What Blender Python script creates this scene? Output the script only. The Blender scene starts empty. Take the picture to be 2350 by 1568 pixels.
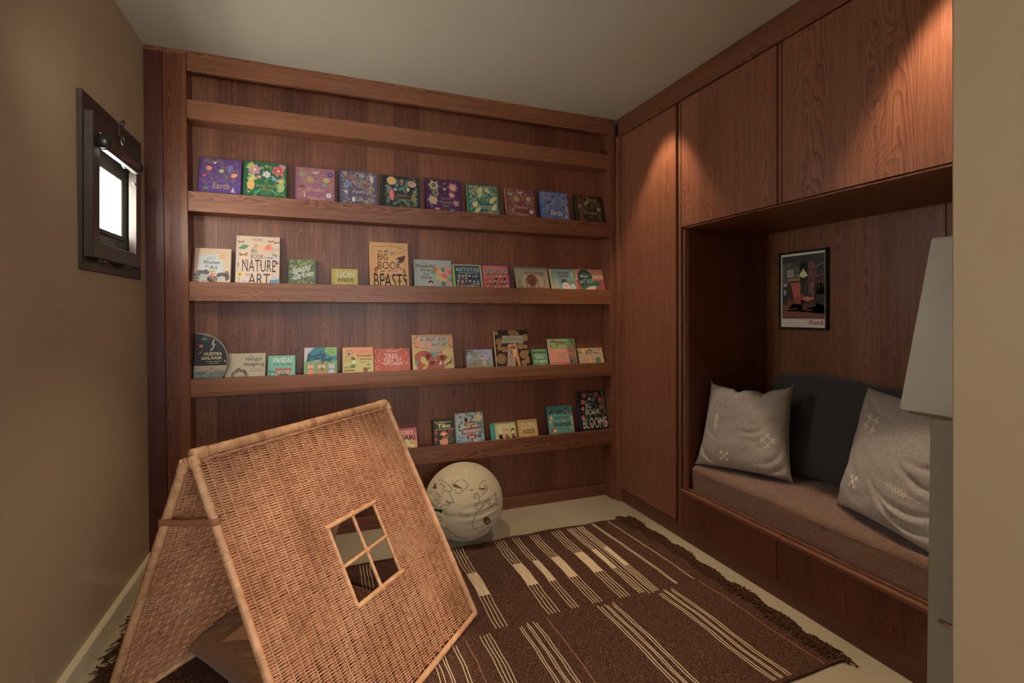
import bpy, bmesh, math, random
import numpy as np
from mathutils import Vector, Matrix, noise

# ---------------------------------------------------------------- camera
SC = bpy.context.scene
COL = SC.collection
cam = bpy.data.cameras.new('camera'); camo = bpy.data.objects.new('camera', cam); COL.objects.link(camo)
camo.location = (0, 0, 1.4)
camo.rotation_euler = (math.radians(90), 0, math.radians(-21.0))
cam.sensor_width = 36; cam.lens = 36*1140.4/2350; cam.shift_y = -64/2350; cam.clip_start = .02
SC.camera = camo
# ---------------------------------------------------------------- view, world, lights
SC.view_settings.view_transform = 'Standard'; SC.view_settings.look = 'None'
SC.view_settings.exposure = 0.08; SC.view_settings.gamma = 1.0
SC.view_settings.use_curve_mapping = False
SC.cycles.max_bounces = 8; SC.cycles.diffuse_bounces = 5; SC.cycles.glossy_bounces = 3
SC.cycles.use_denoising = True
W = bpy.data.worlds.new('sky'); SC.world = W; W.use_nodes = True
W.node_tree.nodes['Background'].inputs[0].default_value = (1.0, .99, .92, 1)
W.node_tree.nodes['Background'].inputs[1].default_value = 42.0

def spot(name, loc, aim, watt, col, deg, blend, size=.03):
    l = bpy.data.lights.new(name, 'SPOT'); l.energy = watt; l.color = col
    l.spot_size = math.radians(deg); l.spot_blend = blend; l.shadow_soft_size = size
    o = bpy.data.objects.new(name, l); COL.objects.link(o); o.location = loc
    o.rotation_euler = (Vector(aim)-Vector(loc)).to_track_quat('-Z', 'Y').to_euler()
    return o
def area(name, loc, aim, watt, col, sx, sy, portal=False):
    l = bpy.data.lights.new(name, 'AREA'); l.energy = watt; l.color = col
    l.shape = 'RECTANGLE'; l.size = sx; l.size_y = sy
    if portal: l.cycles.is_portal = True
    o = bpy.data.objects.new(name, l); COL.objects.link(o); o.location = loc
    o.rotation_euler = (Vector(aim)-Vector(loc)).to_track_quat('-Z', 'Y').to_euler()
    return o
WARM = (1.0, .77, .56)
# ceiling downlights of the room (narrow beams close to the fitted cabinets, one over the middle of the floor)
spot('downlight_alcove_far', (1.885, 2.62, 2.84), (1.885, 2.62, 0), 44, WARM, 70, .45, .03)
spot('downlight_alcove_near', (1.90, 1.02, 2.84), (1.86, 1.06, 0), 82, WARM, 70, .45, .03)
spot('downlight_middle', (.30, 2.30, 2.84), (.25, 2.3, 0), 60, WARM, 74, .45, .03)
spot('downlight_entrance', (1.92, .98, 2.80), (.12, 1.98, .38), 230, (1, .79, .60), 25, .6, .012)
spot('shelf_washer', (-.66, 1.70, 2.30), (-.05, 3.3, 2.02), 16, (1, .86, .70), 120, 1.0, .10)
# the next room, seen through no window here, lights the ceiling and everything softly
area('hall_daylight', (.6, -1.9, 1.5), (.5, 3.0, 2.3), 80, (.95, .97, 1.0), 2.4, 1.6)


# ---------------------------------------------------------------- helpers
def lin(c):
    return tuple((v/255/12.92 if v/255 <= .04045 else ((v/255+.055)/1.055)**2.4) for v in c)
def tag(o, label=None, cat=None, group=None, kind=None):
    if label: o['label'] = label
    if cat: o['category'] = cat
    if group: o['group'] = group
    if kind: o['kind'] = kind
    return o
def empty(name, loc, label=None, cat=None, group=None, kind=None):
    o = bpy.data.objects.new(name, None); COL.objects.link(o); o.location = loc
    o.empty_display_size = .05
    return tag(o, label, cat, group, kind)
def link(name, me, mat=None, parent=None, local=False):
    o = bpy.data.objects.new(name, me); COL.objects.link(o)
    if mat is not None and not me.materials: me.materials.append(mat)
    if parent is not None:
        o.parent = parent
        if not local:
            p = parent; t = Vector((0, 0, 0))
            while p is not None: t += p.location; p = p.parent
            o.location = -t
    return o
def mesh_from(name, V, F, smooth=False):
    me = bpy.data.meshes.new(name)
    V = np.asarray(V, dtype=np.float32).reshape(-1, 3)
    if isinstance(F, np.ndarray):
        n, k = F.shape
        me.vertices.add(len(V)); me.vertices.foreach_set('co', V.ravel())
        me.loops.add(n*k); me.loops.foreach_set('vertex_index', F.astype(np.int32).ravel())
        me.polygons.add(n); me.polygons.foreach_set('loop_start', np.arange(0, n*k, k, dtype=np.int32))
        me.polygons.foreach_set('loop_total', np.full(n, k, dtype=np.int32))
        me.update(calc_edges=True)
    else:
        me.from_pydata([tuple(v) for v in V.tolist()], [], F); me.update()
    if smooth: me.polygons.foreach_set('use_smooth', np.ones(len(me.polygons), dtype=bool))
    return me
def from_bm(name, bm, smooth=False):
    me = bpy.data.meshes.new(name); bm.normal_update(); bm.to_mesh(me); bm.free()
    if smooth: me.polygons.foreach_set('use_smooth', np.ones(len(me.polygons), dtype=bool))
    return me
def lean(me, k=-.011, z0=1.4):
    for v in me.vertices: v.co.x += k*(v.co.z-z0)
    return me
def box(name, x0, x1, y0, y1, z0, z1, mat, parent=None, bev=.0015, ln=False, seg=1):
    bm = bmesh.new()
    bmesh.ops.create_cube(bm, size=1, matrix=Matrix.Translation(((x0+x1)/2, (y0+y1)/2, (z0+z1)/2)) @ Matrix.Diagonal((abs(x1-x0), abs(y1-y0), abs(z1-z0), 1)))
    if bev: bmesh.ops.bevel(bm, geom=bm.edges[:], offset=bev, segments=seg, affect='EDGES', profile=.5)
    me = from_bm(name, bm)
    if ln: lean(me)
    return link(name, me, mat, parent)
def prism(name, pts, axis, a0, a1, mat, parent=None, bev=0, ln=False):
    """extrude a closed outline (2D) along axis 0/1/2 from a0 to a1"""
    bm = bmesh.new(); idx = [i for i in range(3) if i != axis]
    def mk(p, a):
        v = [0, 0, 0]; v[idx[0]], v[idx[1]] = p; v[axis] = a; return bm.verts.new(v)
    A = [mk(p, a0) for p in pts]; B = [mk(p, a1) for p in pts]; n = len(pts)
    bm.faces.new(A); bm.faces.new(B[::-1])
    for i in range(n): bm.faces.new((A[i], B[i], B[(i+1) % n], A[(i+1) % n]))
    bmesh.ops.recalc_face_normals(bm, faces=bm.faces[:])
    if bev: bmesh.ops.bevel(bm, geom=bm.edges[:], offset=bev, segments=1, affect='EDGES')
    me = from_bm(name, bm)
    if ln: lean(me)
    return link(name, me, mat, parent)
def tubes_mesh(name, paths, rad, sides=6, closed=False, caps=True):
    """paths: list of (m,3) arrays; rad: scalar or list of scalars/arrays"""
    VV, FF, off = [], [], 0
    for i, P in enumerate(paths):
        P = np.asarray(P, float); m = len(P)
        r = rad[i] if isinstance(rad, (list, tuple)) else rad
        r = np.array(np.broadcast_to(np.asarray(r, float), (m,)))
        T = np.gradient(P, axis=0) if not closed else np.roll(P, -1, 0)-np.roll(P, 1, 0)
        T /= np.linalg.norm(T, axis=1)[:, None]+1e-12
        if caps and not closed:
            P = np.concatenate([P[:1], P, P[-1:]]); T = np.concatenate([T[:1], T, T[-1:]]); r = np.concatenate([[1e-4], r, [1e-4]]); m += 2
        ref = np.array([0, 0, 1.]) if abs(np.mean(T[:, 2])) < .8 else np.array([1., 0, 0])
        Nn = np.cross(T, ref); Nn /= np.linalg.norm(Nn, axis=1)[:, None]+1e-12
        Bn = np.cross(T, Nn)
        a = np.arange(sides)*2*math.pi/sides
        ring = P[:, None, :] + r[:, None, None]*(np.cos(a)[None, :, None]*Nn[:, None, :]+np.sin(a)[None, :, None]*Bn[:, None, :])
        VV.append(ring.reshape(-1, 3))
        mm = m if closed else m-1
        i0 = np.arange(mm)[:, None]*sides; i1 = ((np.arange(mm)+1) % m)[:, None]*sides
        j = np.arange(sides)[None, :]; j1 = (j+1) % sides
        FF.append(np.stack([i0+j, i0+j1, i1+j1, i1+j], -1).reshape(-1, 4)+off)
        off += m*sides
    return mesh_from(name, np.concatenate(VV), np.concatenate(FF), True)
def coil(P0, P1, r, pitch=.005, amp=.10, sides=10, step=2, sag=0.0, rnd=0):
    """pole wrapped with cane: path and ridged radius"""
    P0 = np.array(P0, float); P1 = np.array(P1, float); L = np.linalg.norm(P1-P0)
    m = max(8, int(L/pitch*step*1.0)); t = np.linspace(0, 1, m)
    P = P0+(P1-P0)*t[:, None]; P[:, 2] -= sag*4*t*(1-t)
    rs = np.random.RandomState(rnd)
    rr = r*(1+amp*np.where(np.arange(m) % 2 == 0, 1, -.6)*rs.uniform(.6, 1.2, m))
    rr[0] *= .6; rr[-1] *= .6
    return P, rr

# ---------------------------------------------------------------- materials
def newmat(name):
    m = bpy.data.materials.new(name); m.use_nodes = True
    nt = m.node_tree; b = nt.nodes['Principled BSDF']
    return m, nt, b
def N(nt, t, **kw):
    n = nt.nodes.new(t)
    for k, v in kw.items():
        if k.startswith('i_'): n.inputs[int(k[2:])].default_value = v
        else: setattr(n, k, v)
    return n
def plain(name, col, rough=.5, metal=0, spec=.5, bump=0, bscale=60, var=.0):
    m, nt, b = newmat(name)
    b.inputs['Base Color'].default_value = (*lin(col), 1); b.inputs['Roughness'].default_value = rough
    b.inputs['Metallic'].default_value = metal; b.inputs['Specular IOR Level'].default_value = spec
    L = nt.links; tc = N(nt, 'ShaderNodeTexCoord')
    if bump or var:
        nz = N(nt, 'ShaderNodeTexNoise'); nz.inputs['Scale'].default_value = bscale; nz.inputs['Detail'].default_value = 5
        L.new(tc.outputs['Object'], nz.inputs['Vector'])
    if bump:
        bp = N(nt, 'ShaderNodeBump'); bp.inputs['Strength'].default_value = bump; bp.inputs['Distance'].default_value = .004
        L.new(nz.outputs['Fac'], bp.inputs['Height']); L.new(bp.outputs['Normal'], b.inputs['Normal'])
    if var:
        mx = N(nt, 'ShaderNodeMix', data_type='RGBA')
        mx.inputs[6].default_value = (*lin([v*(1-var) for v in col]), 1); mx.inputs[7].default_value = (*lin([min(255, v*(1+var)) for v in col]), 1)
        L.new(nz.outputs['Fac'], mx.inputs[0]); L.new(mx.outputs[2], b.inputs['Base Color'])
    return m
def plaster(name, col, scale=1.3, var=.06):
    m, nt, b = newmat(name); L = nt.links
    tc = N(nt, 'ShaderNodeTexCoord')
    n1 = N(nt, 'ShaderNodeTexNoise'); n1.inputs['Scale'].default_value = scale; n1.inputs['Detail'].default_value = 4
    n2 = N(nt, 'ShaderNodeTexNoise'); n2.inputs['Scale'].default_value = 55; n2.inputs['Detail'].default_value = 6
    n3 = N(nt, 'ShaderNodeTexNoise'); n3.inputs['Scale'].default_value = 3.1; n3.inputs['Detail'].default_value = 2
    for n in (n1, n2, n3): L.new(tc.outputs['Object'], n.inputs['Vector'])
    mx = N(nt, 'ShaderNodeMix', data_type='RGBA')
    mx.inputs[6].default_value = (*lin([v*(1-var) for v in col]), 1); mx.inputs[7].default_value = (*lin([min(255, v*(1+var)) for v in col]), 1)
    L.new(n1.outputs['Fac'], mx.inputs[0]); L.new(mx.outputs[2], b.inputs['Base Color'])
    b.inputs['Roughness'].default_value = .62; b.inputs['Specular IOR Level'].default_value = .35
    b1 = N(nt, 'ShaderNodeBump'); b1.inputs['Strength'].default_value = .25; b1.inputs['Distance'].default_value = .002
    b2 = N(nt, 'ShaderNodeBump'); b2.inputs['Strength'].default_value = .3; b2.inputs['Distance'].default_value = .02
    L.new(n2.outputs['Fac'], b1.inputs['Height']); L.new(n3.outputs['Fac'], b2.inputs['Height'])
    L.new(b1.outputs['Normal'], b2.inputs['Normal']); L.new(b2.outputs['Normal'], b.inputs['Normal'])
    return m
def wood(name, grain=2, across=0, dark=(40, 17, 10), mid=(98, 54, 35), light=(138, 88, 60), strip=.16, rough=.42, seed=0., cath=1.0, contrast=1.0):
    """stained ash veneer: grain runs along axis `grain`, strips of veneer across axis `across`"""
    m, nt, b = newmat(name); L = nt.links
    tc = N(nt, 'ShaderNodeTexCoord'); sp = N(nt, 'ShaderNodeSeparateXYZ'); L.new(tc.outputs['Object'], sp.inputs[0])
    def M(op, a, c=None, d=None):
        n = N(nt, 'ShaderNodeMath', operation=op)
        for i, v in enumerate((a, c, d)):
            if v is None: continue
            if isinstance(v, (int, float)): n.inputs[i].default_value = v
            else: L.new(v, n.inputs[i])
        return n.outputs[0]
    g = sp.outputs[grain]; a = sp.outputs[across]; third = sp.outputs[3-grain-across]
    # a second across direction keeps end faces from smearing
    a = M('ADD', a, M('MULTIPLY', third, .83))
    u = M('DIVIDE', M('ADD', a, seed), strip)
    cell = M('FLOOR', u); fu = M('SUBTRACT', M('FRACT', u), .5)
    wn = N(nt, 'ShaderNodeTexWhiteNoise', noise_dimensions='1D'); L.new(cell, wn.inputs['W'])
    rnd = wn.outputs['Value']
    # slow wobble
    cv = N(nt, 'ShaderNodeCombineXYZ'); L.new(M('MULTIPLY', a, 5.0), cv.inputs[0]); L.new(M('MULTIPLY', g, 1.7), cv.inputs[1]); L.new(rnd, cv.inputs[2])
    wob = N(nt, 'ShaderNodeTexNoise'); wob.inputs['Scale'].default_value = 1.6; wob.inputs['Detail'].default_value = 2.5
    L.new(cv.outputs[0], wob.inputs['Vector'])
    w = M('SUBTRACT', wob.outputs['Fac'], .5)
    # cathedral arches: parabolas along the grain in every strip
    gg = M('ADD', M('MULTIPLY', g, .85), M('MULTIPLY', rnd, 7.3))
    fx = M('ADD', fu, M('MULTIPLY', w, .35))
    ring = M('ADD', M('MULTIPLY', M('MULTIPLY', fx, fx), 9.0*cath), M('ADD', gg, M('MULTIPLY', w, 1.3)))
    wave = M('FRACT', M('MULTIPLY', ring, 7.0))
    line = M('POWER', wave, 3.0)
    # fine pores
    cp = N(nt, 'ShaderNodeCombineXYZ'); L.new(M('MULTIPLY', a, 330), cp.inputs[0]); L.new(M('MULTIPLY', g, 9), cp.inputs[1]); L.new(M('MULTIPLY', rnd, 9), cp.inputs[2])
    por = N(nt, 'ShaderNodeTexNoise'); por.inputs['Scale'].default_value = 1; por.inputs['Detail'].default_value = 3; L.new(cp.outputs[0], por.inputs['Vector'])
    cf = N(nt, 'ShaderNodeCombineXYZ'); L.new(M('MULTIPLY', a, 62), cf.inputs[0]); L.new(M('MULTIPLY', g, 1.2), cf.inputs[1]); L.new(M('MULTIPLY', rnd, 5), cf.inputs[2])
    st = N(nt, 'ShaderNodeTexNoise'); st.inputs['Scale'].default_value = 1; st.inputs['Detail'].default_value = 4; L.new(cf.outputs[0], st.inputs['Vector'])
    f = M('ADD', M('MULTIPLY', line, .34*contrast), M('MULTIPLY', M('SUBTRACT', 1.0, st.outputs['Fac']), .42))
    f = M('ADD', f, M('MULTIPLY', M('SUBTRACT', por.outputs['Fac'], .5), .62))
    f = M('ADD', f, M('MULTIPLY', M('SUBTRACT', rnd, .5), .22))
    cr = N(nt, 'ShaderNodeValToRGB'); L.new(f, cr.inputs[0]); e = cr.color_ramp.elements
    e[0].position = .02; e[0].color = (*lin(light), 1); e[1].position = .78; e[1].color = (*lin(dark), 1)
    x = e.new(.36); x.color = (*lin(mid), 1)
    L.new(cr.outputs[0], b.inputs['Base Color'])
    b.inputs['Roughness'].default_value = rough; b.inputs['Specular IOR Level'].default_value = .45
    bp = N(nt, 'ShaderNodeBump'); bp.inputs['Strength'].default_value = .35; bp.inputs['Distance'].default_value = .0008; bp.invert = True
    L.new(f, bp.inputs['Height']); L.new(bp.outputs['Normal'], b.inputs['Normal'])
    return m
def fabric(name, c1, c2, scale=700, rough=.9, slub=0):
    m, nt, b = newmat(name); L = nt.links
    tc = N(nt, 'ShaderNodeTexCoord')
    def nz(sc, s, det=2):
        mp = N(nt, 'ShaderNodeMapping'); mp.inputs['Scale'].default_value = sc
        n = N(nt, 'ShaderNodeTexNoise'); n.inputs['Scale'].default_value = s; n.inputs['Detail'].default_value = det
        L.new(tc.outputs['Object'], mp.inputs[0]); L.new(mp.outputs[0], n.inputs[0]); return n.outputs['Fac']
    a = nz((1, 1, .12), scale); c = nz((.12, .12, 1), scale)
    ad = N(nt, 'ShaderNodeMath', operation='ADD'); L.new(a, ad.inputs[0]); L.new(c, ad.inputs[1])
    mr = N(nt, 'ShaderNodeMapRange'); mr.inputs[1].default_value = .75; mr.inputs[2].default_value = 1.25; L.new(ad.outputs[0], mr.inputs[0])
    mx = N(nt, 'ShaderNodeMix', data_type='RGBA'); mx.inputs[6].default_value = (*lin(c1), 1); mx.inputs[7].default_value = (*lin(c2), 1)
    L.new(mr.outputs[0], mx.inputs[0]); out = mx.outputs[2]
    if slub:
        v = N(nt, 'ShaderNodeTexVoronoi'); v.inputs['Scale'].default_value = 55; L.new(tc.outputs['Object'], v.inputs['Vector'])
        lt = N(nt, 'ShaderNodeMath', operation='LESS_THAN'); lt.inputs[1].default_value = .10; L.new(v.outputs['Distance'], lt.inputs[0])
        m2 = N(nt, 'ShaderNodeMix', data_type='RGBA'); L.new(lt.outputs[0], m2.inputs[0]); L.new(out, m2.inputs[6]); m2.inputs[7].default_value = (*lin(slub), 1)
        out = m2.outputs[2]
    L.new(out, b.inputs['Base Color']); b.inputs['Roughness'].default_value = rough; b.inputs['Specular IOR Level'].default_value = .15
    b.inputs['Sheen Weight'].default_value = .15
    bp = N(nt, 'ShaderNodeBump'); bp.inputs['Strength'].default_value = .5; bp.inputs['Distance'].default_value = .001
    L.new(ad.outputs[0], bp.inputs['Height']); L.new(bp.outputs['Normal'], b.inputs['Normal'])
    return m
def vcol(name, rough=.42, spec=.4, gain=1.0):
    m, nt, b = newmat(name); a = N(nt, 'ShaderNodeVertexColor', layer_name='Col')
    nt.links.new(a.outputs['Color'], b.inputs['Base Color']); b.inputs['Roughness'].default_value = rough
    b.inputs['Specular IOR Level'].default_value = spec
    return m
def rattan(name, c1, c2, c3):
    m, nt, b = newmat(name); L = nt.links; tc = N(nt, 'ShaderNodeTexCoord')
    n = N(nt, 'ShaderNodeTexNoise'); n.inputs['Scale'].default_value = 45; n.inputs['Detail'].default_value = 4; L.new(tc.outputs['Object'], n.inputs[0])
    n2 = N(nt, 'ShaderNodeTexNoise'); n2.inputs['Scale'].default_value = 5; L.new(tc.outputs['Object'], n2.inputs[0])
    ad = N(nt, 'ShaderNodeMath', operation='MULTIPLY_ADD'); ad.inputs[1].default_value = .5; L.new(n2.outputs['Fac'], ad.inputs[0])
    h = N(nt, 'ShaderNodeMath', operation='MULTIPLY'); h.inputs[1].default_value = .5; L.new(n.outputs['Fac'], h.inputs[0]); L.new(h.outputs[0], ad.inputs[2])
    cr = N(nt, 'ShaderNodeValToRGB'); e = cr.color_ramp.elements; e[0].position = .3; e[1].position = .7
    e[0].color = (*lin(c1), 1); e[1].color = (*lin(c3), 1); x = e.new(.5); x.color = (*lin(c2), 1)
    L.new(ad.outputs[0], cr.inputs[0]); L.new(cr.outputs[0], b.inputs['Base Color']); b.inputs['Roughness'].default_value = .5
    b.inputs['Specular IOR Level'].default_value = .4
    return m

M_WALL = plaster('warm_plaster', (170, 148, 118))
M_CEIL = plaster('ceiling_plaster', (196, 192, 174), .9, .04)
M_FLOOR = plaster('polished_screed', (176, 164, 136), 1.8, .08); M_FLOOR.node_tree.nodes['Principled BSDF'].inputs['Roughness'].default_value = .38
M_TRIM = plain('painted_trim', (222, 208, 172), .45, bump=.1)
M_WV = wood('veneer_upright', 2, 0, strip=.17, contrast=.6)                       # panels in the bookcase plane
M_WX = wood('veneer_along_x', 0, 2, strip=.20, seed=.37, light=(150, 100, 66), mid=(116, 69, 44))
M_WVY = wood('veneer_cabinet', 2, 1, strip=.19, seed=3.13, light=(156, 100, 72), mid=(124, 74, 51), dark=(62, 31, 20))
M_WY = wood('veneer_along_y', 1, 2, strip=.16, seed=1.7, cath=.6)
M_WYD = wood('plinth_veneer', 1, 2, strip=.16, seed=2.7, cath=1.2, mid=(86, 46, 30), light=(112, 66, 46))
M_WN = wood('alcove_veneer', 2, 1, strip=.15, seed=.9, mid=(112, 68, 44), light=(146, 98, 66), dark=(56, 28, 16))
M_BLACK = plain('black_gap', (14, 10, 9), .8)
M_BRONZE = plain('dark_bronze_frame', (56, 46, 38), .5, .15, bump=.12, bscale=30, var=.15)
M_ALU = plain('brushed_aluminium', (150, 152, 148), .3, .9)
M_CHROME = plain('polished_steel', (215, 210, 200), .18, 1.0)
M_GREY = plain('grey_lacquer', (146, 144, 130), .16, spec=.5, var=.02)
M_HOOD = plain('pale_grey_lacquer', (178, 176, 160), .34, var=.02)
M_SEAT = fabric('brown_upholstery', (92, 72, 61), (152, 120, 102), 900)
M_NAVY = fabric('charcoal_upholstery', (42, 39, 38), (88, 83, 82), 900)
M_LINEN = fabric('grey_linen', (134, 130, 126), (190, 182, 172), 800, slub=(205, 196, 180))
M_EMB = plain('cream_embroidery', (226, 216, 196), .9, spec=.1)
M_OLIVE = fabric('olive_cotton', (124, 84, 52), (158, 112, 72), 1200)
M_CANVAS = fabric('cream_canvas', (182, 164, 130), (202, 184, 150), 1100)
M_PRINT = vcol('printed_cover', .38, .45)
M_INK = vcol('textile_print', .9, .1)
M_PAGE = plain('paper_pages', (214, 202, 178), .9)
M_RAT = rattan('rattan_weave', (148, 96, 66), (188, 134, 98), (214, 164, 126))
M_RATP = rattan('rattan_pole', (160, 114, 78), (200, 150, 108), (222, 178, 134))
M_LEATH = plain('brown_leather', (150, 96, 70), .5, bump=.2, bscale=200)
M_BAND = plain('cane_binding', (170, 118, 84), .5)
M_REVEAL = plain('window_reveal', (70, 72, 66), .8)
M_BLK = plain('black_satin_frame', (30, 31, 29), .35)

# ================================================================ SETTING
def S(o): o['kind'] = 'structure'; return o
S(box('floor', -.97, 3.2, -2.6, 3.7, -.06, 0, M_FLOOR, bev=0))
S(box('ceiling', -.97, 3.2, -2.6, 3.7, 2.862, 2.92, M_CEIL, bev=0))
# left wall with the deep window opening (y 2.50-3.08, z 1.66-2.20)
def wall_left():
    bm = bmesh.new()
    ys = [-2.6, 1.13, 1.33, 2.46, 3.085, 3.7]; zs = [-.02, 1.44, 1.64, 2.15, 2.24, 2.9]; xi, xo = -.885, -.955
    holes = {(3, 2), (3, 3), (1, 1)}
    def V(x, y, z): return bm.verts.new((x-.011*(z-1.4), y, z))
    G = []
    for x in (xi, xo):
        g = [[V(x, y, z) for z in zs] for y in ys]; G.append(g)
        for i in range(5):
            for j in range(5):
                if (i, j) in holes: continue
                bm.faces.new([g[i][j], g[i+1][j], g[i+1][j+1], g[i][j+1]])
    A, B = G
    def side(a, b): bm.faces.new((A[a[0]][a[1]], A[b[0]][b[1]], B[b[0]][b[1]], B[a[0]][a[1]]))
    for (i0, j0, i1, j1) in ((3, 2, 4, 4), (1, 1, 2, 2), (0, 0, 5, 5)):
        for i in range(i0, i1): side((i, j0), (i+1, j0)); side((i, j1), (i+1, j1))
        for j in range(j0, j1): side((i0, j), (i0, j+1)); side((i1, j), (i1, j+1))
    bmesh.ops.recalc_face_normals(bm, faces=bm.faces[:])
    return link('wall_left', from_bm('wall_left', bm), M_WALL)
S(wall_left())
S(box('wall_back', -.97, 3.2, 3.375, 3.5, -.02, 2.9, M_WALL, bev=0))
S(box('wall_right', 2.80, 2.92, -2.6, 3.6, -.02, 2.9, M_WALL, bev=0))
S(box('wall_hall', -.97, 3.2, -2.72, -2.6, -.02, 2.9, M_WALL, bev=0))
# wall with the doorway the picture is taken through: its end shows at the right edge
wf = empty('wall_front', (1.0, .475, 0)); S(wf)
box('wall_panel', 1.0, 2.82, .39, .521, 0, 2.862, M_WALL, wf, .003)
box('wall_panel', -1.0, -.5, .43, .521, 0, 2.862, M_WALL, wf, .003)
box('lintel', -.5, 1.0, .43, .521, 2.55, 2.862, M_WALL, wf, 0)
S(prism('baseboard_left', [(-.885, 0), (-.846, 0), (-.846, .094), (-.850, .100), (-.885, .100)], 1, .6, 3.30, M_TRIM)) if False else None
def bb():
    bm = bmesh.new(); pts = [(-.90, 0), (-.844, 0), (-.844, .096), (-.847, .101), (-.90, .101)]
    A = [bm.verts.new((x, .53, z)) for x, z in pts]; B = [bm.verts.new((x, 3.30, z)) for x, z in pts]
    bm.faces.new(A); bm.faces.new(B[::-1])
    for i in range(5): bm.faces.new((A[i], B[i], B[(i+1) % 5], A[(i+1) % 5]))
    bmesh.ops.recalc_face_normals(bm, faces=bm.faces[:])
    return link('baseboard_left', from_bm('baseboard_left', bm), M_TRIM)
S(bb())
S(box('trim_1', 2.083, 2.14, .53, 3.205, 2.728, 2.862, M_WYD if False else M_WY, bev=.002))       # cornice over the cabinets

# ---- window in the left wall
def frame_ring(name, y0, y1, z0, z1, w, x0, x1, mat, parent, bev=.002):
    bm = bmesh.new()
    O = [(y0, z0), (y1, z0), (y1, z1), (y0, z1)]; I = [(y0+w, z0+w), (y1-w, z0+w), (y1-w, z1-w), (y0+w, z1-w)]
    vs = [[bm.verts.new((x, p[0], p[1])) for p in L] for x in (x0, x1) for L in (O, I)]
    o0, i0, o1, i1 = vs
    for k in range(4):
        n = (k+1) % 4
        bm.faces.new((o0[k], o0[n], i0[n], i0[k])); bm.faces.new((o1[k], i1[k], i1[n], o1[n]))
        bm.faces.new((o0[k], o1[k], o1[n], o0[n])); bm.faces.new((i0[k], i0[n], i1[n], i1[k]))
    bmesh.ops.recalc_face_normals(bm, faces=bm.faces[:])
    bmesh.ops.bevel(bm, geom=bm.edges[:], offset=bev, segments=1, affect='EDGES')
    return link(name, from_bm(name, bm), mat, parent)
win = empty('window_1', (-.885, 2.76, 1.9)); S(win)
fp = frame_ring('mounting_plate', 2.42, 3.10, 1.575, 2.283, .085, -.900, -.874, M_BRONZE, win)
cs = frame_ring('casement', 2.428, 2.99, 1.625, 2.206, .066, -.874, -.842, M_BRONZE, win)
frame_ring('reveal', 2.462, 3.083, 1.645, 2.235, .012, -.95, -.875, M_REVEAL, win, .001)
def _sash():
    O = [(2.462, 1.642), (3.084, 1.642), (3.084, 2.238), (2.462, 2.238)]; I = [(2.515, 1.774), (2.935, 1.774), (2.935, 2.045), (2.515, 2.045)]
    bm = bmesh.new(); vs = [[bm.verts.new((x, *p)) for p in L] for x, L in ((-.935, O), (-.935, I), (-.905, O), (-.905, [(a, b) for a, b in I]))]
    o0, i0, o1, i1 = vs
    for k in range(4):
        n = (k+1) % 4
        bm.faces.new((o0[k], o0[n], i0[n], i0[k])); bm.faces.new((o1[k], i1[k], i1[n], o1[n])); bm.faces.new((o0[k], o1[k], o1[n], o0[n])); bm.faces.new((i0[k], i0[n], i1[n], i1[k]))
    bmesh.ops.recalc_face_normals(bm, faces=bm.faces[:]); bmesh.ops.bevel(bm, geom=bm.edges[:], offset=.003, segments=1, affect='EDGES')
    return link('sash', from_bm('sash', bm), M_SASH, win)
M_SASH = plain('greenish_grey_frame', (92, 96, 88), .35, .4)
sash = _sash()
box('glazing_bead', -.903, -.895, 2.50, 2.95, 1.752, 1.772, M_BRONZE, win, .001)
g, gn, gb = newmat('window_glass')
_tr = N(gn, 'ShaderNodeBsdfTransparent'); _gl = N(gn, 'ShaderNodeBsdfGlossy'); _gl.inputs['Roughness'].default_value = .02; _mx = N(gn, 'ShaderNodeMixShader'); _mx.inputs[0].default_value = .07
gn.links.new(_tr.outputs[0], _mx.inputs[1]); gn.links.new(_gl.outputs[0], _mx.inputs[2]); gn.links.new(_mx.outputs[0], gn.nodes['Material Output'].inputs[0])
box('pane', -.9215, -.9185, 2.516, 2.934, 1.775, 2.044, g, sash, 0)
M_ROLL = plain('bronze_cassette', (88, 66, 52), .3, .6)
cassette = link('blind_cassette', tubes_mesh('c', [[(-.822, 2.47, 2.095), (-.822, 2.66, 2.095), (-.822, 2.850, 2.095)]], .024, 20), M_ROLL, win)
link('end_cap', tubes_mesh('c', [[(-.822, 2.450, 2.095), (-.822, 2.472, 2.095)]], .0275, 20), M_BLK, cassette)
link('end_cap', tubes_mesh('c', [[(-.822, 2.848, 2.095), (-.822, 2.862, 2.095)]], .0260, 20), M_BLK, cassette)
box('blind_edge', -.832, -.812, 2.475, 2.845, 2.064, 2.071, M_ALU, cassette, .001)
lt = box('latch', -.842, -.832, 2.675, 2.705, 2.185, 2.245, M_BRONZE, win, .004)
ringp = [(-.826, 2.69+.018*math.cos(a), 2.172+.018*math.sin(a)) for a in np.linspace(0, 2*math.pi, 18, endpoint=False)]
link('latch_ring', tubes_mesh('r', [ringp], .0035, 8, closed=True), M_BRONZE, lt)
ringp = [(-.834+.012*math.sin(a), 2.69+.02*math.cos(a), 2.225+.035*math.sin(a)) for a in np.linspace(0, math.pi, 14)]
link('latch_bow', tubes_mesh('r', [ringp], .003, 8), M_BRONZE, lt)
for y in (2.50, 2.78):
    link('hinge', tubes_mesh('h', [[(-.848, y, 1.617), (-.848, y+.075, 1.617)]], .0085, 12), M_BRONZE, win)
for y, z in ((2.74, 2.075), (2.88, 2.03)):
    link('catch', tubes_mesh('h', [[(-.845, y, z), (-.838, y+.012, z-.01), (-.842, y+.03, z)]], .004, 8), M_ALU, win)

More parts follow.
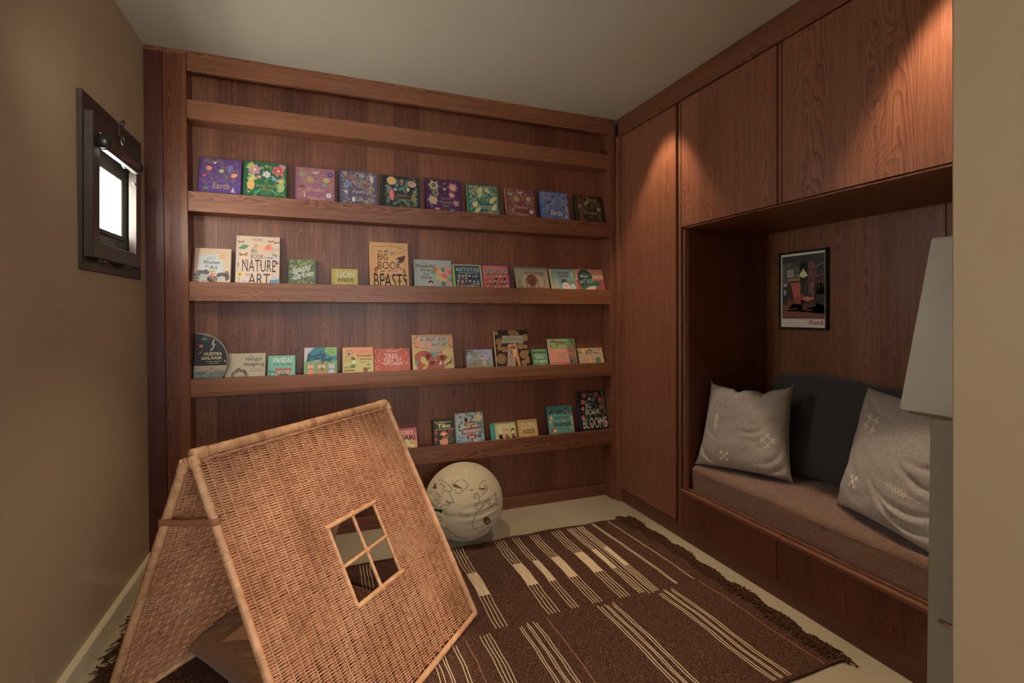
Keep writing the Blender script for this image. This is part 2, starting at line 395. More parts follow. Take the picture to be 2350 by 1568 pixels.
# small window added out of view nearer the doorway, to let in fill daylight
fill_win = empty('added_fill_window', (-.885, 1.22, 1.5)); S(fill_win)
frame_ring('casement', 1.12, 1.34, 1.43, 1.65, .02, -.95, -.876, M_BRONZE, fill_win)
box('pane', -.921, -.918, 1.14, 1.32, 1.45, 1.63, g, fill_win, 0)

# ================================================================ BOOKCASE
D = 3.22; BK_Y = 3.352
bc = empty('bookcase', (.67, 3.30, 0), 'full-height dark-stained wooden display bookcase with picture-ledge shelves on the far wall', 'bookcase')
box('filler_panel', -.888, -.799, D+.003, 3.37, 0, 2.835, wood('veneer_filler', 2, 0, strip=.09, seed=.2, mid=(70, 30, 20), light=(92, 44, 30)), bc, ln=True)
box('side_post', -.797, -.6855, D, 3.37, 0, 2.835, wood('veneer_post', 2, 0, strip=.115, seed=.35, mid=(100, 50, 28), light=(130, 78, 46)), bc, ln=True)
box('cap_strip', -.888, -.6855, D+.006, 3.37, 2.836, 2.861, M_WX, bc, ln=True)
box('back_panel', -.6855, 2.032, BK_Y, BK_Y+.018, 0, 2.86, M_WV, bc, ln=True, bev=0)
box('end_stile', 2.032, 2.076, D, 3.37, 0, 2.861, M_WV, bc, ln=True)
box('plinth', -.684, 2.032, 3.328, 3.352, 0, .085, M_WX, bc, ln=True)
r1 = box('top_rail', -.683, 2.031, D, D+.03, 2.75, 2.861, M_WX, bc, ln=True)
for i, (z0, z1) in enumerate(((2.484, 2.591), (1.971, 2.083), (1.470, 1.579), (.932, 1.035), (.420, .531))):
    sh = box('shelf_board', -.684, 2.031, D+.02, BK_Y, z0, z0+.02, M_WX, bc, ln=True, bev=.001)
    if i == 3:                                     # this lip leans out a little at its right end
        bm = bmesh.new()
        P = [(-.684, D, z0), (2.035, D-.002, z0), (2.035, D-.014, z1), (-.684, D-.001, z1)]
        A = [bm.verts.new(p) for p in P]; Bv = [bm.verts.new((p[0], p[1]+.02, p[2])) for p in P]
        bm.faces.new(A); bm.faces.new(Bv[::-1])
        for k in range(4): bm.faces.new((A[k], Bv[k], Bv[(k+1) % 4], A[(k+1) % 4]))
        bmesh.ops.recalc_face_normals(bm, faces=bm.faces[:]); bmesh.ops.bevel(bm, geom=bm.edges[:], offset=.0012, segments=1, affect='EDGES')
        link('front_lip', lean(from_bm('lip', bm)), M_WX, sh)
    else:
        box('front_lip', -.684, 2.033, D, D+.02, z0, z1, M_WX, sh, ln=True)

# ================================================================ FITTED CABINETS AND ALCOVE
CX = 2.09
tc_ = empty('tall_cabinet', (2.12, 2.85, 0), 'tall reddish-brown veneered cabinet door between the bookcase corner and the reading alcove', 'cabinet')
box('scribe_strip', 2.070, 2.14, 3.172, 3.2185, 0, 2.728, M_WVY, tc_)
box('carcass', CX+.022, 2.78, 2.545, 3.21, .02, 2.862, M_BLACK, tc_, 0)
box('door', CX, CX+.02, 2.560, 3.169, .097, 2.722, M_WVY, tc_)
box('side_edge', CX, CX+.05, 2.512, 2.535, .085, 2.722, wood('edge_veneer', 2, 1, strip=.3, seed=5, light=(150, 104, 70), mid=(122, 78, 50)), tc_, .001)
S(box('trim_2', CX+.004, CX+.03, .53, 3.18, 0, .090, M_WYD, bev=.001))                  # plinth board along the cabinets
oc = empty('overhead_cabinet', (2.4, 1.5, 1.925), 'wall cabinet with two wide veneered doors over the cushioned seat', 'cabinet')
box('door', CX, CX+.02, 1.815, 2.507, 1.938, 2.722, M_WVY, oc)
box('door', CX, CX+.02, .56, 1.783, 1.938, 2.722, wood('veneer_door_near', 2, 1, strip=.34, seed=.21, light=(158, 104, 76), mid=(128, 78, 55), dark=(66, 34, 22)), oc)
box('divider_edge', CX+.003, CX+.05, 1.790, 1.808, 1.938, 2.722, M_WVY, oc, .001)
box('bottom_panel', CX+.002, 2.772, .56, 2.472, 1.925, 1.934, M_WY, oc, .001)
box('carcass', CX+.022, 2.77, .56, 2.508, 1.935, 2.862, M_BLACK, oc, 0)
al = empty('alcove_lining', (2.45, 1.5, .3), 'dark veneered back and side panelling inside the reading alcove', 'panelling')
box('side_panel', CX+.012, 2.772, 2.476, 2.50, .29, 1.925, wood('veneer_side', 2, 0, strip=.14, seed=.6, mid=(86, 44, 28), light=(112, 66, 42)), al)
box('metal_channel', CX+.002, CX+.03, 2.485, 2.4925, .315, 1.924, M_ALU, al, .0005)
box('edge_strip', CX, CX+.03, 2.4755, 2.484, .315, 1.924, M_WVY, al, .0005)
box('shadow_gap', CX+.012, CX+.06, 2.4927, 2.511, .30, 1.93, M_BLACK, al, 0)
ya = 2.476
for y0, y1 in ((1.462, 2.476), (1.430, 1.459), (.53, 1.424)):
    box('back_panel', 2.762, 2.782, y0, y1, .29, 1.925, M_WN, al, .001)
bn = empty('alcove_bench', (2.4, 1.5, 0), 'low built-in wooden bench along the alcove, under the brown seat cushion', 'bench')
for y0, y1 in ((1.815, 2.508), (.56, 1.811)):
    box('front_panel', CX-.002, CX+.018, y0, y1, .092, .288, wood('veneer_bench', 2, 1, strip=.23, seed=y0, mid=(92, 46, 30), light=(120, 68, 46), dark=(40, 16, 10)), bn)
box('seat_board', CX+.02, 2.772, .55, 2.474, .27, .298, M_WY, bn, 0)
M_LEDGE = wood('ledge_veneer', 1, 2, strip=.1, seed=.1, mid=(112, 68, 48), light=(146, 98, 70))
for y0, y1 in ((1.797, 2.510), (.56, 1.796)):
    box('ledge_trim', CX-.008, CX+.018, y0, y1, .290, .313, M_LEDGE, bn, .006, seg=2)
box('inner_ledge', CX+.022, CX+.05, .56, 2.474, .299, .322, M_LEDGE, bn, .003)

# ---- framed picture on the alcove wall
pf = empty('framed_picture', (2.75, 2.203, 1.303), 'black-framed poster of a fireside armchair with the word Read, hung in the alcove', 'picture')
def picture():
    bm = bmesh.new(); y0, y1, z0, z1 = 2.037, 2.362, 1.303, 1.785; w = .013
    pr = [(0, 2.761), (0, 2.738), (w*.25, 2.735), (w*.7, 2.735), (w, 2.741), (w, 2.761)]      # inset, x
    rings = []
    for ins, x in pr:
        rings.append([bm.verts.new((x, a, b)) for a, b in ((y0+ins, z0+ins), (y1-ins, z0+ins), (y1-ins, z1-ins), (y0+ins, z1-ins))])
    for i in range(len(rings)):
        A, B2 = rings[i], rings[(i+1) % len(rings)]
        for k in range(4): bm.faces.new((A[k], A[(k+1) % 4], B2[(k+1) % 4], B2[k]))
    bmesh.ops.recalc_face_normals(bm, faces=bm.faces[:])
    link('frame', from_bm('frame', bm), M_BLK, pf)
picture()

# ================================================================ PRINTED COVERS
GAIN = 1.38
def C(r, g, b, gain=None):
    k = gain or GAIN; c = lin((r, g, b)); y = .3*c[0]+.6*c[1]+.1*c[2]
    return tuple(min(.80, (v*.86+y*.14)*k) for v in c)
_tc = {}
def text_geo(s, bold=0., shear=0.):
    key = (s, bold, shear)
    if key in _tc: return _tc[key]
    cu = bpy.data.curves.new('t', 'FONT'); cu.body = s; cu.offset = bold; cu.shear = shear; cu.resolution_u = 2; cu.fill_mode = 'FRONT'
    o = bpy.data.objects.new('t', cu); COL.objects.link(o)
    dg = bpy.context.evaluated_depsgraph_get(); dg.update()
    me = o.evaluated_get(dg).to_mesh()
    V = np.array([v.co[:2] for v in me.vertices], float); F = [tuple(p.vertices) for p in me.polygons]
    o.evaluated_get(dg).to_mesh_clear(); bpy.data.objects.remove(o); bpy.data.curves.remove(cu)
    if len(V):
        mn, mx = V.min(0), V.max(0); V = (V-mn)/np.maximum(mx-mn, 1e-6)
    _tc[key] = (V, F); return _tc[key]
class Art:
    """flat print: x 0..1 across, y 0..1 downwards over the visible height; sizes r in fractions of the width"""
    def __init__(s, w, h): s.w, s.h = w, h; s.V, s.F, s.K = [], [], []; s.lay = 1; s.clip = None
    def up(s, n=1): s.lay += n; return s
    def poly(s, pts, col, F=None):
        pts = np.asarray(pts, float)
        if s.clip is not None: pts = s.clip(pts)
        b = len(s.V); z = .00025+.00006*s.lay
        for x, y in pts: s.V.append((x, z, y))
        for f in (F if F is not None else [tuple(range(len(pts)))]):
            s.F.append(tuple(b+i for i in f)); s.K.append(col)
    def P(s, x, y): return (x*s.w, -y*s.h)
    def R(s, x0, x1, y0, y1, col): s.poly([s.P(x0, y1), s.P(x1, y1), s.P(x1, y0), s.P(x0, y0)], col)
    def E(s, x, y, rx, ry, col, rot=0, n=16, wob=0, seed=0):
        cx, cy = s.P(x, y); r = random.Random(seed); pts = []
        for i in range(n):
            a = 2*math.pi*i/n; k = 1+wob*r.uniform(-1, 1)
            px, py = rx*s.w*math.cos(a)*k, ry*s.w*math.sin(a)*k
            pts.append((cx+px*math.cos(rot)-py*math.sin(rot), cy+px*math.sin(rot)+py*math.cos(rot)))
        pts = np.clip(pts, [.001, -10], [s.w-.001, -.001]); s.poly(pts, col)
    def D(s, x, y, r, col, n=14): s.E(x, y, r, r, col, 0, n)
    def G(s, pts, col): s.poly([s.P(*p) for p in pts], col)
    def L(s, pts, w, col, taper=0):
        P = np.array([s.P(*p) for p in pts]); n = len(P); w = w*s.w
        T = np.gradient(P, axis=0); T /= np.linalg.norm(T, axis=1)[:, None]+1e-12
        Nn = np.stack([-T[:, 1], T[:, 0]], 1)
        ww = w*(1-taper*np.abs(np.linspace(-1, 1, n))**1.5) if taper else np.full(n, w)
        A = P+Nn*ww[:, None]/2; B = P-Nn*ww[:, None]/2
        V = np.concatenate([A, B]); V = np.clip(V, [.001, -10], [s.w-.001, -.001])
        s.poly(V, col, [(i, n+i, n+i+1, i+1) for i in range(n-1)])
    def T(s, t, x0, x1, y0, y1, col, bold=0., shear=0., arc=0, jit=0, rot=0):
        V, F = text_geo(t, bold, shear)
        if not len(V): return
        x = x0+V[:, 0]*(x1-x0); y = y1-V[:, 1]*(y1-y0)
        y = y+arc*((V[:, 0]-.5)**2*4-1)+rot*(V[:, 0]-.5)+jit*np.sin(V[:, 0]*len(t)*2.2)
        s.poly(np.stack([x*s.w, -y*s.h], 1), col, F)
    def flower(s, x, y, r, col, cc, n=6, rot=0):
        for i in range(n):
            a = rot+2*math.pi*i/n
            s.E(x+r*.58*math.cos(a), y-r*.58*math.sin(a)*s.w/s.h, r*.52, r*.36, col, a, 10)
        s.up(); s.D(x, y, r*.3, cc, 10); s.lay -= 1
    def leaf(s, x, y, l, w, ang, col):
        dx, dy = math.cos(ang), -math.sin(ang)*s.w/s.h
        nx, ny = -math.sin(ang), -math.cos(ang)*s.w/s.h
        pts = []
        for t in np.linspace(0, 1, 6): pts.append((x+dx*l*t+nx*w*math.sin(math.pi*t), y+dy*l*t+ny*w*math.sin(math.pi*t)))
        for t in np.linspace(1, 0, 6)[1:-1]: pts.append((x+dx*l*t-nx*w*math.sin(math.pi*t), y+dy*l*t-ny*w*math.sin(math.pi*t)))
        s.G([(min(.99, max(.01, a)), max(.01, b)) for a, b in pts], col)
    def frond(s, x, y, l, ang, col, n=6, w=.012):
        dx, dy = math.cos(ang), -math.sin(ang)*s.w/s.h
        s.L([(x+dx*l*t, y+dy*l*t) for t in np.linspace(0, 1, 4)], w*.5, col)
        for i in range(n):
            t = (i+.6)/n
            for sg in (-1, 1): s.leaf(x+dx*l*t, y+dy*l*t, l*.28*(1.1-t*.6), w, ang+sg*.9, col)
    def curl(s, x, y, r, a0, turns, col, w=.008, sg=1):
        pts = []
        for t in np.linspace(0, 1, int(8+turns*9)):
            a = a0+sg*turns*2*math.pi*t; q = r*(1-t*.93)
            pts.append((x+q*math.cos(a), y-q*math.sin(a)*s.w/s.h))
        s.L(pts, w, col, .5)
    def filigree(s, n, col, seed, inside, rr=(.025, .07), w=.008, leafy=.35):
        r = random.Random(seed); k = 0; tr = 0
        while k < n and tr < n*12:
            tr += 1; x, y = r.uniform(.06, .95), r.uniform(.04, 1.02)
            if not inside(x, y): continue
            k += 1
            if r.random() < leafy: s.leaf(x, y, r.uniform(.05, .10), r.uniform(.008, .016), r.uniform(0, 6.3), col)
            else: s.curl(x, y, r.uniform(*rr), r.uniform(0, 6.3), r.uniform(.5, 1.3), col, w, r.choice((-1, 1)))
    def bird(s, x, y, r, col, c2=None):
        k = s.w/s.h
        s.G([(x-r, y), (x-r*.4, y-r*.35*k), (x+r*.3, y-r*.3*k), (x+r*.9, y-r*.7*k), (x+r*.55, y+r*.05*k), (x+r*.1, y+r*.4*k), (x-r*.5, y+r*.3*k)], col)
        if c2: s.up(); s.E(x, y, r*.35, r*.16, c2, .3, 8); s.lay -= 1
    def person(s, x, y, r, skin, hair, body, bun=0):
        k = s.w/s.h
        s.E(x, y+r*2.2*k, r*1.1, r*1.1, body, 0, 10); s.up()
        s.E(x, y-r*.15*k, r*1.12, r*1.15, hair, 0, 12)
        if bun: s.D(x, y-r*1.3*k, r*.5, hair, 8)
        s.up(); s.E(x, y+r*.15*k, r*.85, r*.88, skin, 0, 12); s.up()
        for d in (-.3, .3): s.D(x+r*d, y+r*.1*k, r*.12, C(30, 25, 25), 6)
        s.lay -= 3
    def to_mesh(s, name):
        me = bpy.data.meshes.new(name); me.from_pydata(s.V, [], s.F); me.update()
        ca = me.color_attributes.new('Col', 'FLOAT_COLOR', 'CORNER')
        arr = np.ones((len(me.loops), 4), dtype=np.float32)
        lt_ = np.zeros(len(me.polygons), dtype=np.int32); me.polygons.foreach_get('loop_total', lt_)
        arr[:, :3] = np.repeat(np.array(s.K, dtype=np.float32), lt_, axis=0)
        ca.data.foreach_set('color', arr.ravel())
        return me
def paint(me, col):
    ca = me.color_attributes.new('Col', 'FLOAT_COLOR', 'CORNER')
    a = np.ones((len(me.loops), 4), dtype=np.float32); a[:, :3] = col; ca.data.foreach_set('color', a.ravel())

GOLD = C(150, 128, 76); GOLD2 = C(170, 146, 98); WHT = C(172, 168, 158); INK = C(34, 28, 28); CREAM = C(170, 158, 132)
def small_lines(a, x0, x1, y, n, dy, col, h=.022):
    r = random.Random(n*7+int(x0*100))
    for i in range(n):
        d = r.uniform(0, .12)*(x1-x0)
        a.T('of the natural world', x0+d, x1-d, y+i*dy, y+i*dy+h, col)
def logo(a, x, y, col, s_=.05):
    a.R(x, x+s_*1.3, y, y+s_*a.w/a.h, col); a.up(); a.T('DK', x+s_*.2, x+s_*1.1, y+s_*.2*a.w/a.h, y+s_*.8*a.w/a.h, C(60, 50, 60)); a.lay -= 1
def around(cx, cy, rx, ry):
    return lambda x, y: ((x-cx)/rx)**2+((y-cy)/ry)**2 > 1 and x > .07
def ar_earth(a):
    g = C(124, 104, 72); a.filigree(170, g, 1, around(.54, .78, .28, .22), w=.007); a.up()
    logo(a, .11, .06, C(130, 112, 84))
    for q in range(3): a.L([(.20+.38*t, .13+q*.02-.07*math.sin(math.pi*t)) for t in np.linspace(0, 1, 10)], .008, g)
    for x, y, r, c in ((.23, .30, .07, C(206, 118, 92)), (.13, .52, .05, C(184, 70, 82)), (.53, .36, .065, C(146, 176, 96)), (.83, .46, .075, C(212, 128, 98)), (.17, .88, .05, C(70, 128, 72)), (.37, .13, .035, C(190, 190, 180))):
        a.E(x, y, r, r*.85, c, .3, 9, .18, int(x*90))
    for i in range(5): a.L([(.68+i*.025, .18), (.68+i*.025, .32+(i % 3)*.05)], .01, C(120, 134, 186))
    a.G([(.77, .96), (.82, .80), (.86, .97)], C(150, 156, 176)); a.up()
    a.T('AN ANTHOLOGY OF', .40, .68, .595, .625, g); a.T('OUR EXTRAORDINARY', .38, .70, .645, .675, g)
    a.T('Earth', .33, .73, .70, .88, GOLD, .01, .15)
def ar_plants(a):
    y = C(196, 186, 100); a.up()
    for x, yy, r, c, cc in ((.25, .24, .14, C(178, 118, 152), C(196, 186, 90)), (.80, .23, .15, C(186, 84, 78), C(80, 44, 40))):
        a.flower(x, yy, r, c, cc, 6, .3)
    a.up(2); a.D(.80, .23, .04, C(190, 160, 140)); a.lay -= 2
    a.flower(.53, .36, .09, C(190, 184, 196), C(180, 170, 90), 6, .5); a.flower(.36, .45, .055, C(196, 96, 110), y, 5); a.flower(.70, .48, .06, C(84, 132, 186), C(180, 180, 120), 6)
    a.E(.17, .68, .09, .14, C(206, 150, 70), 0, 14, .06, 3); a.E(.87, .70, .085, .15, C(134, 158, 88), 0, 12, .1, 4)
    for i in range(9):
        a.leaf(.25, .22, .22, .012, 1.9+i*.15, y); a.leaf(.84, .2, .2, .01, .5+i*.14, C(200, 120, 140))
        a.leaf(.17, .58, .13, .008, .6+i*.24, y); a.leaf(.87, .58, .13, .008, .6+i*.24, y)
    a.frond(.10, .34, .26, -.7, y); a.frond(.97, .44, .24, 3.6, C(190, 118, 136)); a.frond(.25, .93, .18, .6, C(80, 140, 90)); a.frond(.80, .93, .18, 2.5, C(80, 140, 90))
    a.filigree(60, y, 5, lambda x, v: .08 < x and (v < .5 or x < .3 or x > .74) and not (.1 < x < .4 and v < .36) and not (.64 < x < .97 and v < .36), w=.007)
    logo(a, .48, .08, GOLD, .06); a.up(3)
    a.T('The', .47, .57, .55, .62, GOLD); a.T('Secret World', .28, .78, .635, .735, GOLD); a.T('of', .37, .42, .765, .815, GOLD, 0, .2); a.T('Plants', .45, .69, .75, .85, GOLD)
    small_lines(a, .40, .66, .875, 3, .04, C(120, 130, 80), .028)
def ar_wonders(a):
    a.filigree(200, GOLD, 9, around(.52, .83, .27, .33), w=.007); a.up()
    logo(a, .08, .06, GOLD)
    for x, y, rx, ry, c in ((.16, .22, .08, .06, C(112, 142, 100)), (.16, .60, .08, .045, C(92, 74, 56)), (.22, .77, .05, .022, C(202, 98, 80)), (.78, .36, .085, .08, GOLD2), (.36, .37, .08, .09, C(158, 130, 80))):
        a.E(x, y, rx, ry, c, .1, 12, .06, 2)
    a.R(.215, .235, .79, .92, C(190, 180, 170)); a.flower(.88, .18, .08, C(54, 54, 120), GOLD2, 5, .3); a.flower(.84, .83, .07, C(190, 190, 180), C(90, 140, 70), 6)
    a.bird(.52, .15, .12, GOLD2); a.E(.72, .52, .06, .05, C(84, 130, 140)); a.flower(.52, .26, .06, C(120, 84, 140), GOLD2, 4, .7); a.up(2)
    a.T('THE', .50, .57, .535, .575, GOLD); a.T('Wonders', .27, .73, .60, .74, GOLD2, .012, .12, jit=.01); a.T('OF', .49, .55, .78, .82, GOLD); a.T('Nature', .31, .74, .87, 1.0, GOLD2, .012, .12, jit=.01)
def ar_aquatic(a):
    a.filigree(230, C(170, 150, 100), 11, around(.47, .76, .25, .28), w=.008); a.up()
    logo(a, .08, .05, GOLD2, .07)
    for x, y, rx, ry, c, ro in ((.22, .42, .10, .07, C(92, 118, 156), .3), (.85, .22, .045, .13, C(176, 174, 168), .1), (.30, .22, .07, .06, C(160, 84, 70), 0), (.16, .66, .06, .06, C(146, 124, 176), 0), (.58, .14, .09, .03, C(146, 140, 140), .1), (.70, .42, .08, .035, C(150, 62, 62), -.2), (.36, .88, .04, .08, C(190, 190, 186), 0), (.50, .25, .10, .06, C(104, 100, 106), .2)):
        a.E(x, y, rx, ry, c, ro, 12)
    a.up(2); a.D(.16, .66, .025, C(214, 190, 80)); a.T('AN ANTHOLOGY OF', .38, .66, .495, .525, GOLD2)
    a.T('Aquatic', .32, .68, .56, .72, GOLD2, .012, .1); a.T('Life', .42, .62, .78, .93, GOLD2, .012, .1)
def ar_treasures(a):
    t = C(90, 150, 132)
    for x, y, an in ((.38, .40, 1.7), (.28, .52, 2.2), (.62, .40, 1.4), (.40, .48, .6), (.66, .55, 2.4), (.12, .9, 1.3), (.88, .95, 1.6), (.16, .62, 1.7), (.88, .62, 1.5), (.24, .95, .5), (.72, .95, 2.4)):
        a.frond(x, y, .24, an, t, 6, .010)
    a.filigree(46, C(140, 160, 120), 13, around(.52, .62, .3, .3), w=.006); a.up()
    a.D(.24, .17, .125, C(190, 150, 92)); a.E(.79, .23, .12, .10, C(180, 140, 120), -.2, 14, .03); a.E(.24, .63, .075, .17, C(184, 84, 80), .05, 12); a.E(.82, .70, .065, .14, C(122, 110, 56), .15, 9, .1, 2); a.E(.68, .42, .04, .06, C(196, 160, 110))
    a.E(.17, .42, .04, .03, C(160, 124, 104)); a.E(.85, .48, .04, .03, C(160, 124, 104)); a.E(.34, .45, .05, .05, C(140, 150, 160), 0, 7, .2, 3); a.E(.52, .24, .016, .06, C(190, 124, 70)); a.E(.47, .24, .05, .012, C(90, 80, 70), .3); a.E(.57, .24, .05, .012, C(90, 80, 70), -.3)
    a.up(); a.curl(.78, .22, .075, 0, 2.2, C(110, 76, 64), .010); a.E(.24, .63, .02, .15, C(206, 120, 112), .05)
    for i in range(8): a.D(.17+.02*i, .12+.02*(i % 4)+.01*i, .008, C(214, 190, 140), 6)
    logo(a, .48, .10, GOLD, .07); a.up(2)
    a.T("Nature's", .37, .70, .57, .67, GOLD); a.T('Treasures', .34, .73, .71, .81, GOLD); small_lines(a, .40, .66, .85, 3, .045, C(120, 106, 70), .028)
def ar_weird(a):
    for x, y, r, c, c2 in ((.22, .22, .15, C(196, 184, 104), C(94, 104, 90)), (.76, .24, .15, C(184, 112, 124), C(190, 150, 108)), (.18, .70, .15, C(168, 164, 152), C(186, 140, 78)), (.83, .76, .11, C(196, 84, 100), C(110, 146, 110)), (.72, .50, .10, C(200, 100, 112), C(170, 164, 150)), (.26, .46, .09, C(150, 170, 90), C(96, 60, 56))):
        for i in range(11):
            an = i*.57; a.curl(x+r*.75*math.cos(an), y-r*.75*math.sin(an)*a.w/a.h, r*.38, an, .6, c, .014, 1 if i % 2 else -1)
        a.E(x, y, r*.8, r*.75, c, 0, 14, .12, i); a.up(); a.E(x, y, r*.5, r*.58, c2, .3, 12, .1, 2); a.lay -= 1
    r = random.Random(4)
    for i in range(70):
        x, y = r.uniform(.08, .95), r.uniform(.03, 1)
        if not (.34 < x < .66 and y > .52): a.D(x, y, r.uniform(.004, .012), r.choice((C(200, 120, 130), C(170, 170, 190), C(190, 180, 110))), 6)
    a.E(.30, .97, .08, .03, C(196, 124, 130)); a.E(.72, .99, .07, .03, C(100, 130, 180))
    a.D(.52, .32, .045, C(140, 140, 90)); logo(a, .49, .10, C(130, 110, 80), .06); a.up(3)
    a.T('Weird and', .42, .66, .58, .66, GOLD); a.T('Wonderful', .38, .70, .69, .79, GOLD); a.T('Nature', .44, .64, .80, .90, GOLD); small_lines(a, .42, .66, .915, 3, .03, C(120, 100, 80), .02)
def ar_animals(a):
    a.filigree(260, C(176, 166, 110), 21, around(.52, .74, .26, .24), w=.011, leafy=.5); a.up()
    logo(a, .06, .06, GOLD2, .07); a.E(.20, .10, .03, .05, C(190, 90, 84), .7)
    for x, y, rx, ry in ((.42, .22, .16, .07), (.80, .52, .07, .14), (.24, .72, .10, .07), (.30, .93, .18, .05), (.85, .78, .07, .12), (.66, .2, .1, .05), (.40, .36, .09, .06)): a.E(x, y, rx, ry, C(186, 176, 120), x*3, 12, .12, 5)
    a.E(.20, .45, .07, .025, C(70, 76, 74), .4); a.E(.92, .35, .02, .03, C(190, 110, 70)); a.D(.68, .95, .03, C(200, 100, 110)); a.up()
    a.T('AN ANTHOLOGY', .40, .66, .55, .58, GOLD2); a.T('OF INTRIGUING', .40, .66, .605, .635, GOLD2); a.T('Animals', .31, .76, .68, .86, GOLD2, .014, .1)
def ar_birds(a):
    g = C(150, 140, 130); a.filigree(230, g, 31, around(.52, .76, .27, .25), w=.012, leafy=.45); a.up()
    logo(a, .06, .06, GOLD2, .07)
    for x, y, r, c in ((.30, .40, .13, C(50, 64, 120)), (.46, .17, .06, C(34, 32, 36)), (.80, .56, .07, C(40, 34, 40)), (.12, .20, .06, C(176, 130, 130)), (.68, .36, .08, C(70, 110, 100)), (.86, .20, .07, C(50, 50, 56)), (.16, .72, .05, C(70, 60, 56)), (.88, .92, .06, C(196, 196, 190)), (.18, .95, .05, C(50, 96, 84))): a.bird(x, y, r, c)
    a.E(.92, .62, .03, .14, C(176, 140, 90), .2); a.up()
    a.T('AN ANTHOLOGY', .40, .66, .57, .60, GOLD2); a.T('OF EXQUISITE', .41, .65, .625, .655, GOLD2); a.T('Birds', .33, .75, .68, .89, C(190, 172, 124), .016, .1)
def ar_dinos(a):
    g = C(118, 88, 46); a.filigree(220, g, 41, around(.53, .77, .26, .24), w=.011, leafy=.45); a.up()
    logo(a, .07, .05, g, .07); a.E(.42, .28, .11, .07, C(120, 124, 112), .8, 9, .2, 2); a.E(.86, .52, .08, .07, C(150, 134, 84), 0, 12); a.E(.74, .18, .12, .05, C(120, 66, 62), .2, 9, .2, 1)
    a.flower(.14, .44, .08, C(140, 108, 110), g, 7); a.E(.5, .12, .11, .025, C(150, 116, 64), -.5); a.up()
    a.T('Dinosaurs', .28, .78, .58, .74, GOLD, .008, .08); a.T('AND OTHER', .44, .62, .785, .81, GOLD); a.T('PREHISTORIC', .40, .68, .835, .87, GOLD); a.T('LIFE', .48, .58, .90, .93, GOLD)
def ar_women(a):
    a.R(.0, .055, 0, 1.2, C(92, 46, 38)); a.up(); a.R(.16, .80, .18, .80, C(160, 162, 158)); a.up(); a.R(.18, .78, .205, .21, C(140, 150, 160)); a.R(.18, .185, .21, .75, C(140, 150, 160)); a.R(.775, .78, .21, .75, C(140, 150, 160))
    a.D(.76, .235, .09, C(188, 146, 84)); a.up()
    for i in range(5): a.T('includes activity cards', .69, .83, .155+i*.035, .175+i*.035, C(150, 108, 60))
    a.T('Little People', .39, .58, .255, .285, INK, 0, .3); a.T('BIG DREAMS', .36, .60, .305, .335, INK); a.T('Women', .28, .71, .36, .48, INK, .004, .15); a.T('in', .33, .42, .50, .57, INK, .004, .2); a.T('Art', .44, .65, .51, .63, INK, .004, .15)
    a.G([(.39, .66), (.63, .665), (.61, .69), (.63, .715), (.39, .71), (.41, .685)], C(170, 142, 66)); a.up(); a.T('GIFT SET', .44, .58, .675, .70, INK); a.lay -= 1
    h = C(72, 64, 64); sk = C(150, 146, 136)
    for x, y, rx, ry in ((.14, .90, .08, .055), (.14, .80, .09, .055), (.22, .72, .11, .06), (.36, .72, .09, .08), (.13, .99, .07, .04), (.44, .92, .05, .05)): a.E(x, y, rx, ry, h)
    a.E(.30, .87, .105, .13, sk); a.E(.53, .92, .14, .13, C(98, 82, 70)); a.E(.53, 1.0, .115, .12, C(168, 142, 122)); a.E(.77, .80, .14, .085, h); a.E(.90, .85, .075, .12, h); a.D(.90, .72, .05, h); a.up(); a.E(.78, .92, .10, .10, sk)
    for x, y in ((.25, .86), (.36, .86), (.49, .98), (.58, .98), (.73, .92), (.86, .91)): a.D(x, y, .011, INK, 8)
    a.flower(.53, .775, .08, C(190, 98, 74), C(190, 98, 74), 4, .4); a.D(.89, .715, .02, C(190, 98, 84)); a.R(.22, .40, .965, .975, INK)
    a.L([(.48, .945), (.53, .955), (.58, .945)], .008, INK)
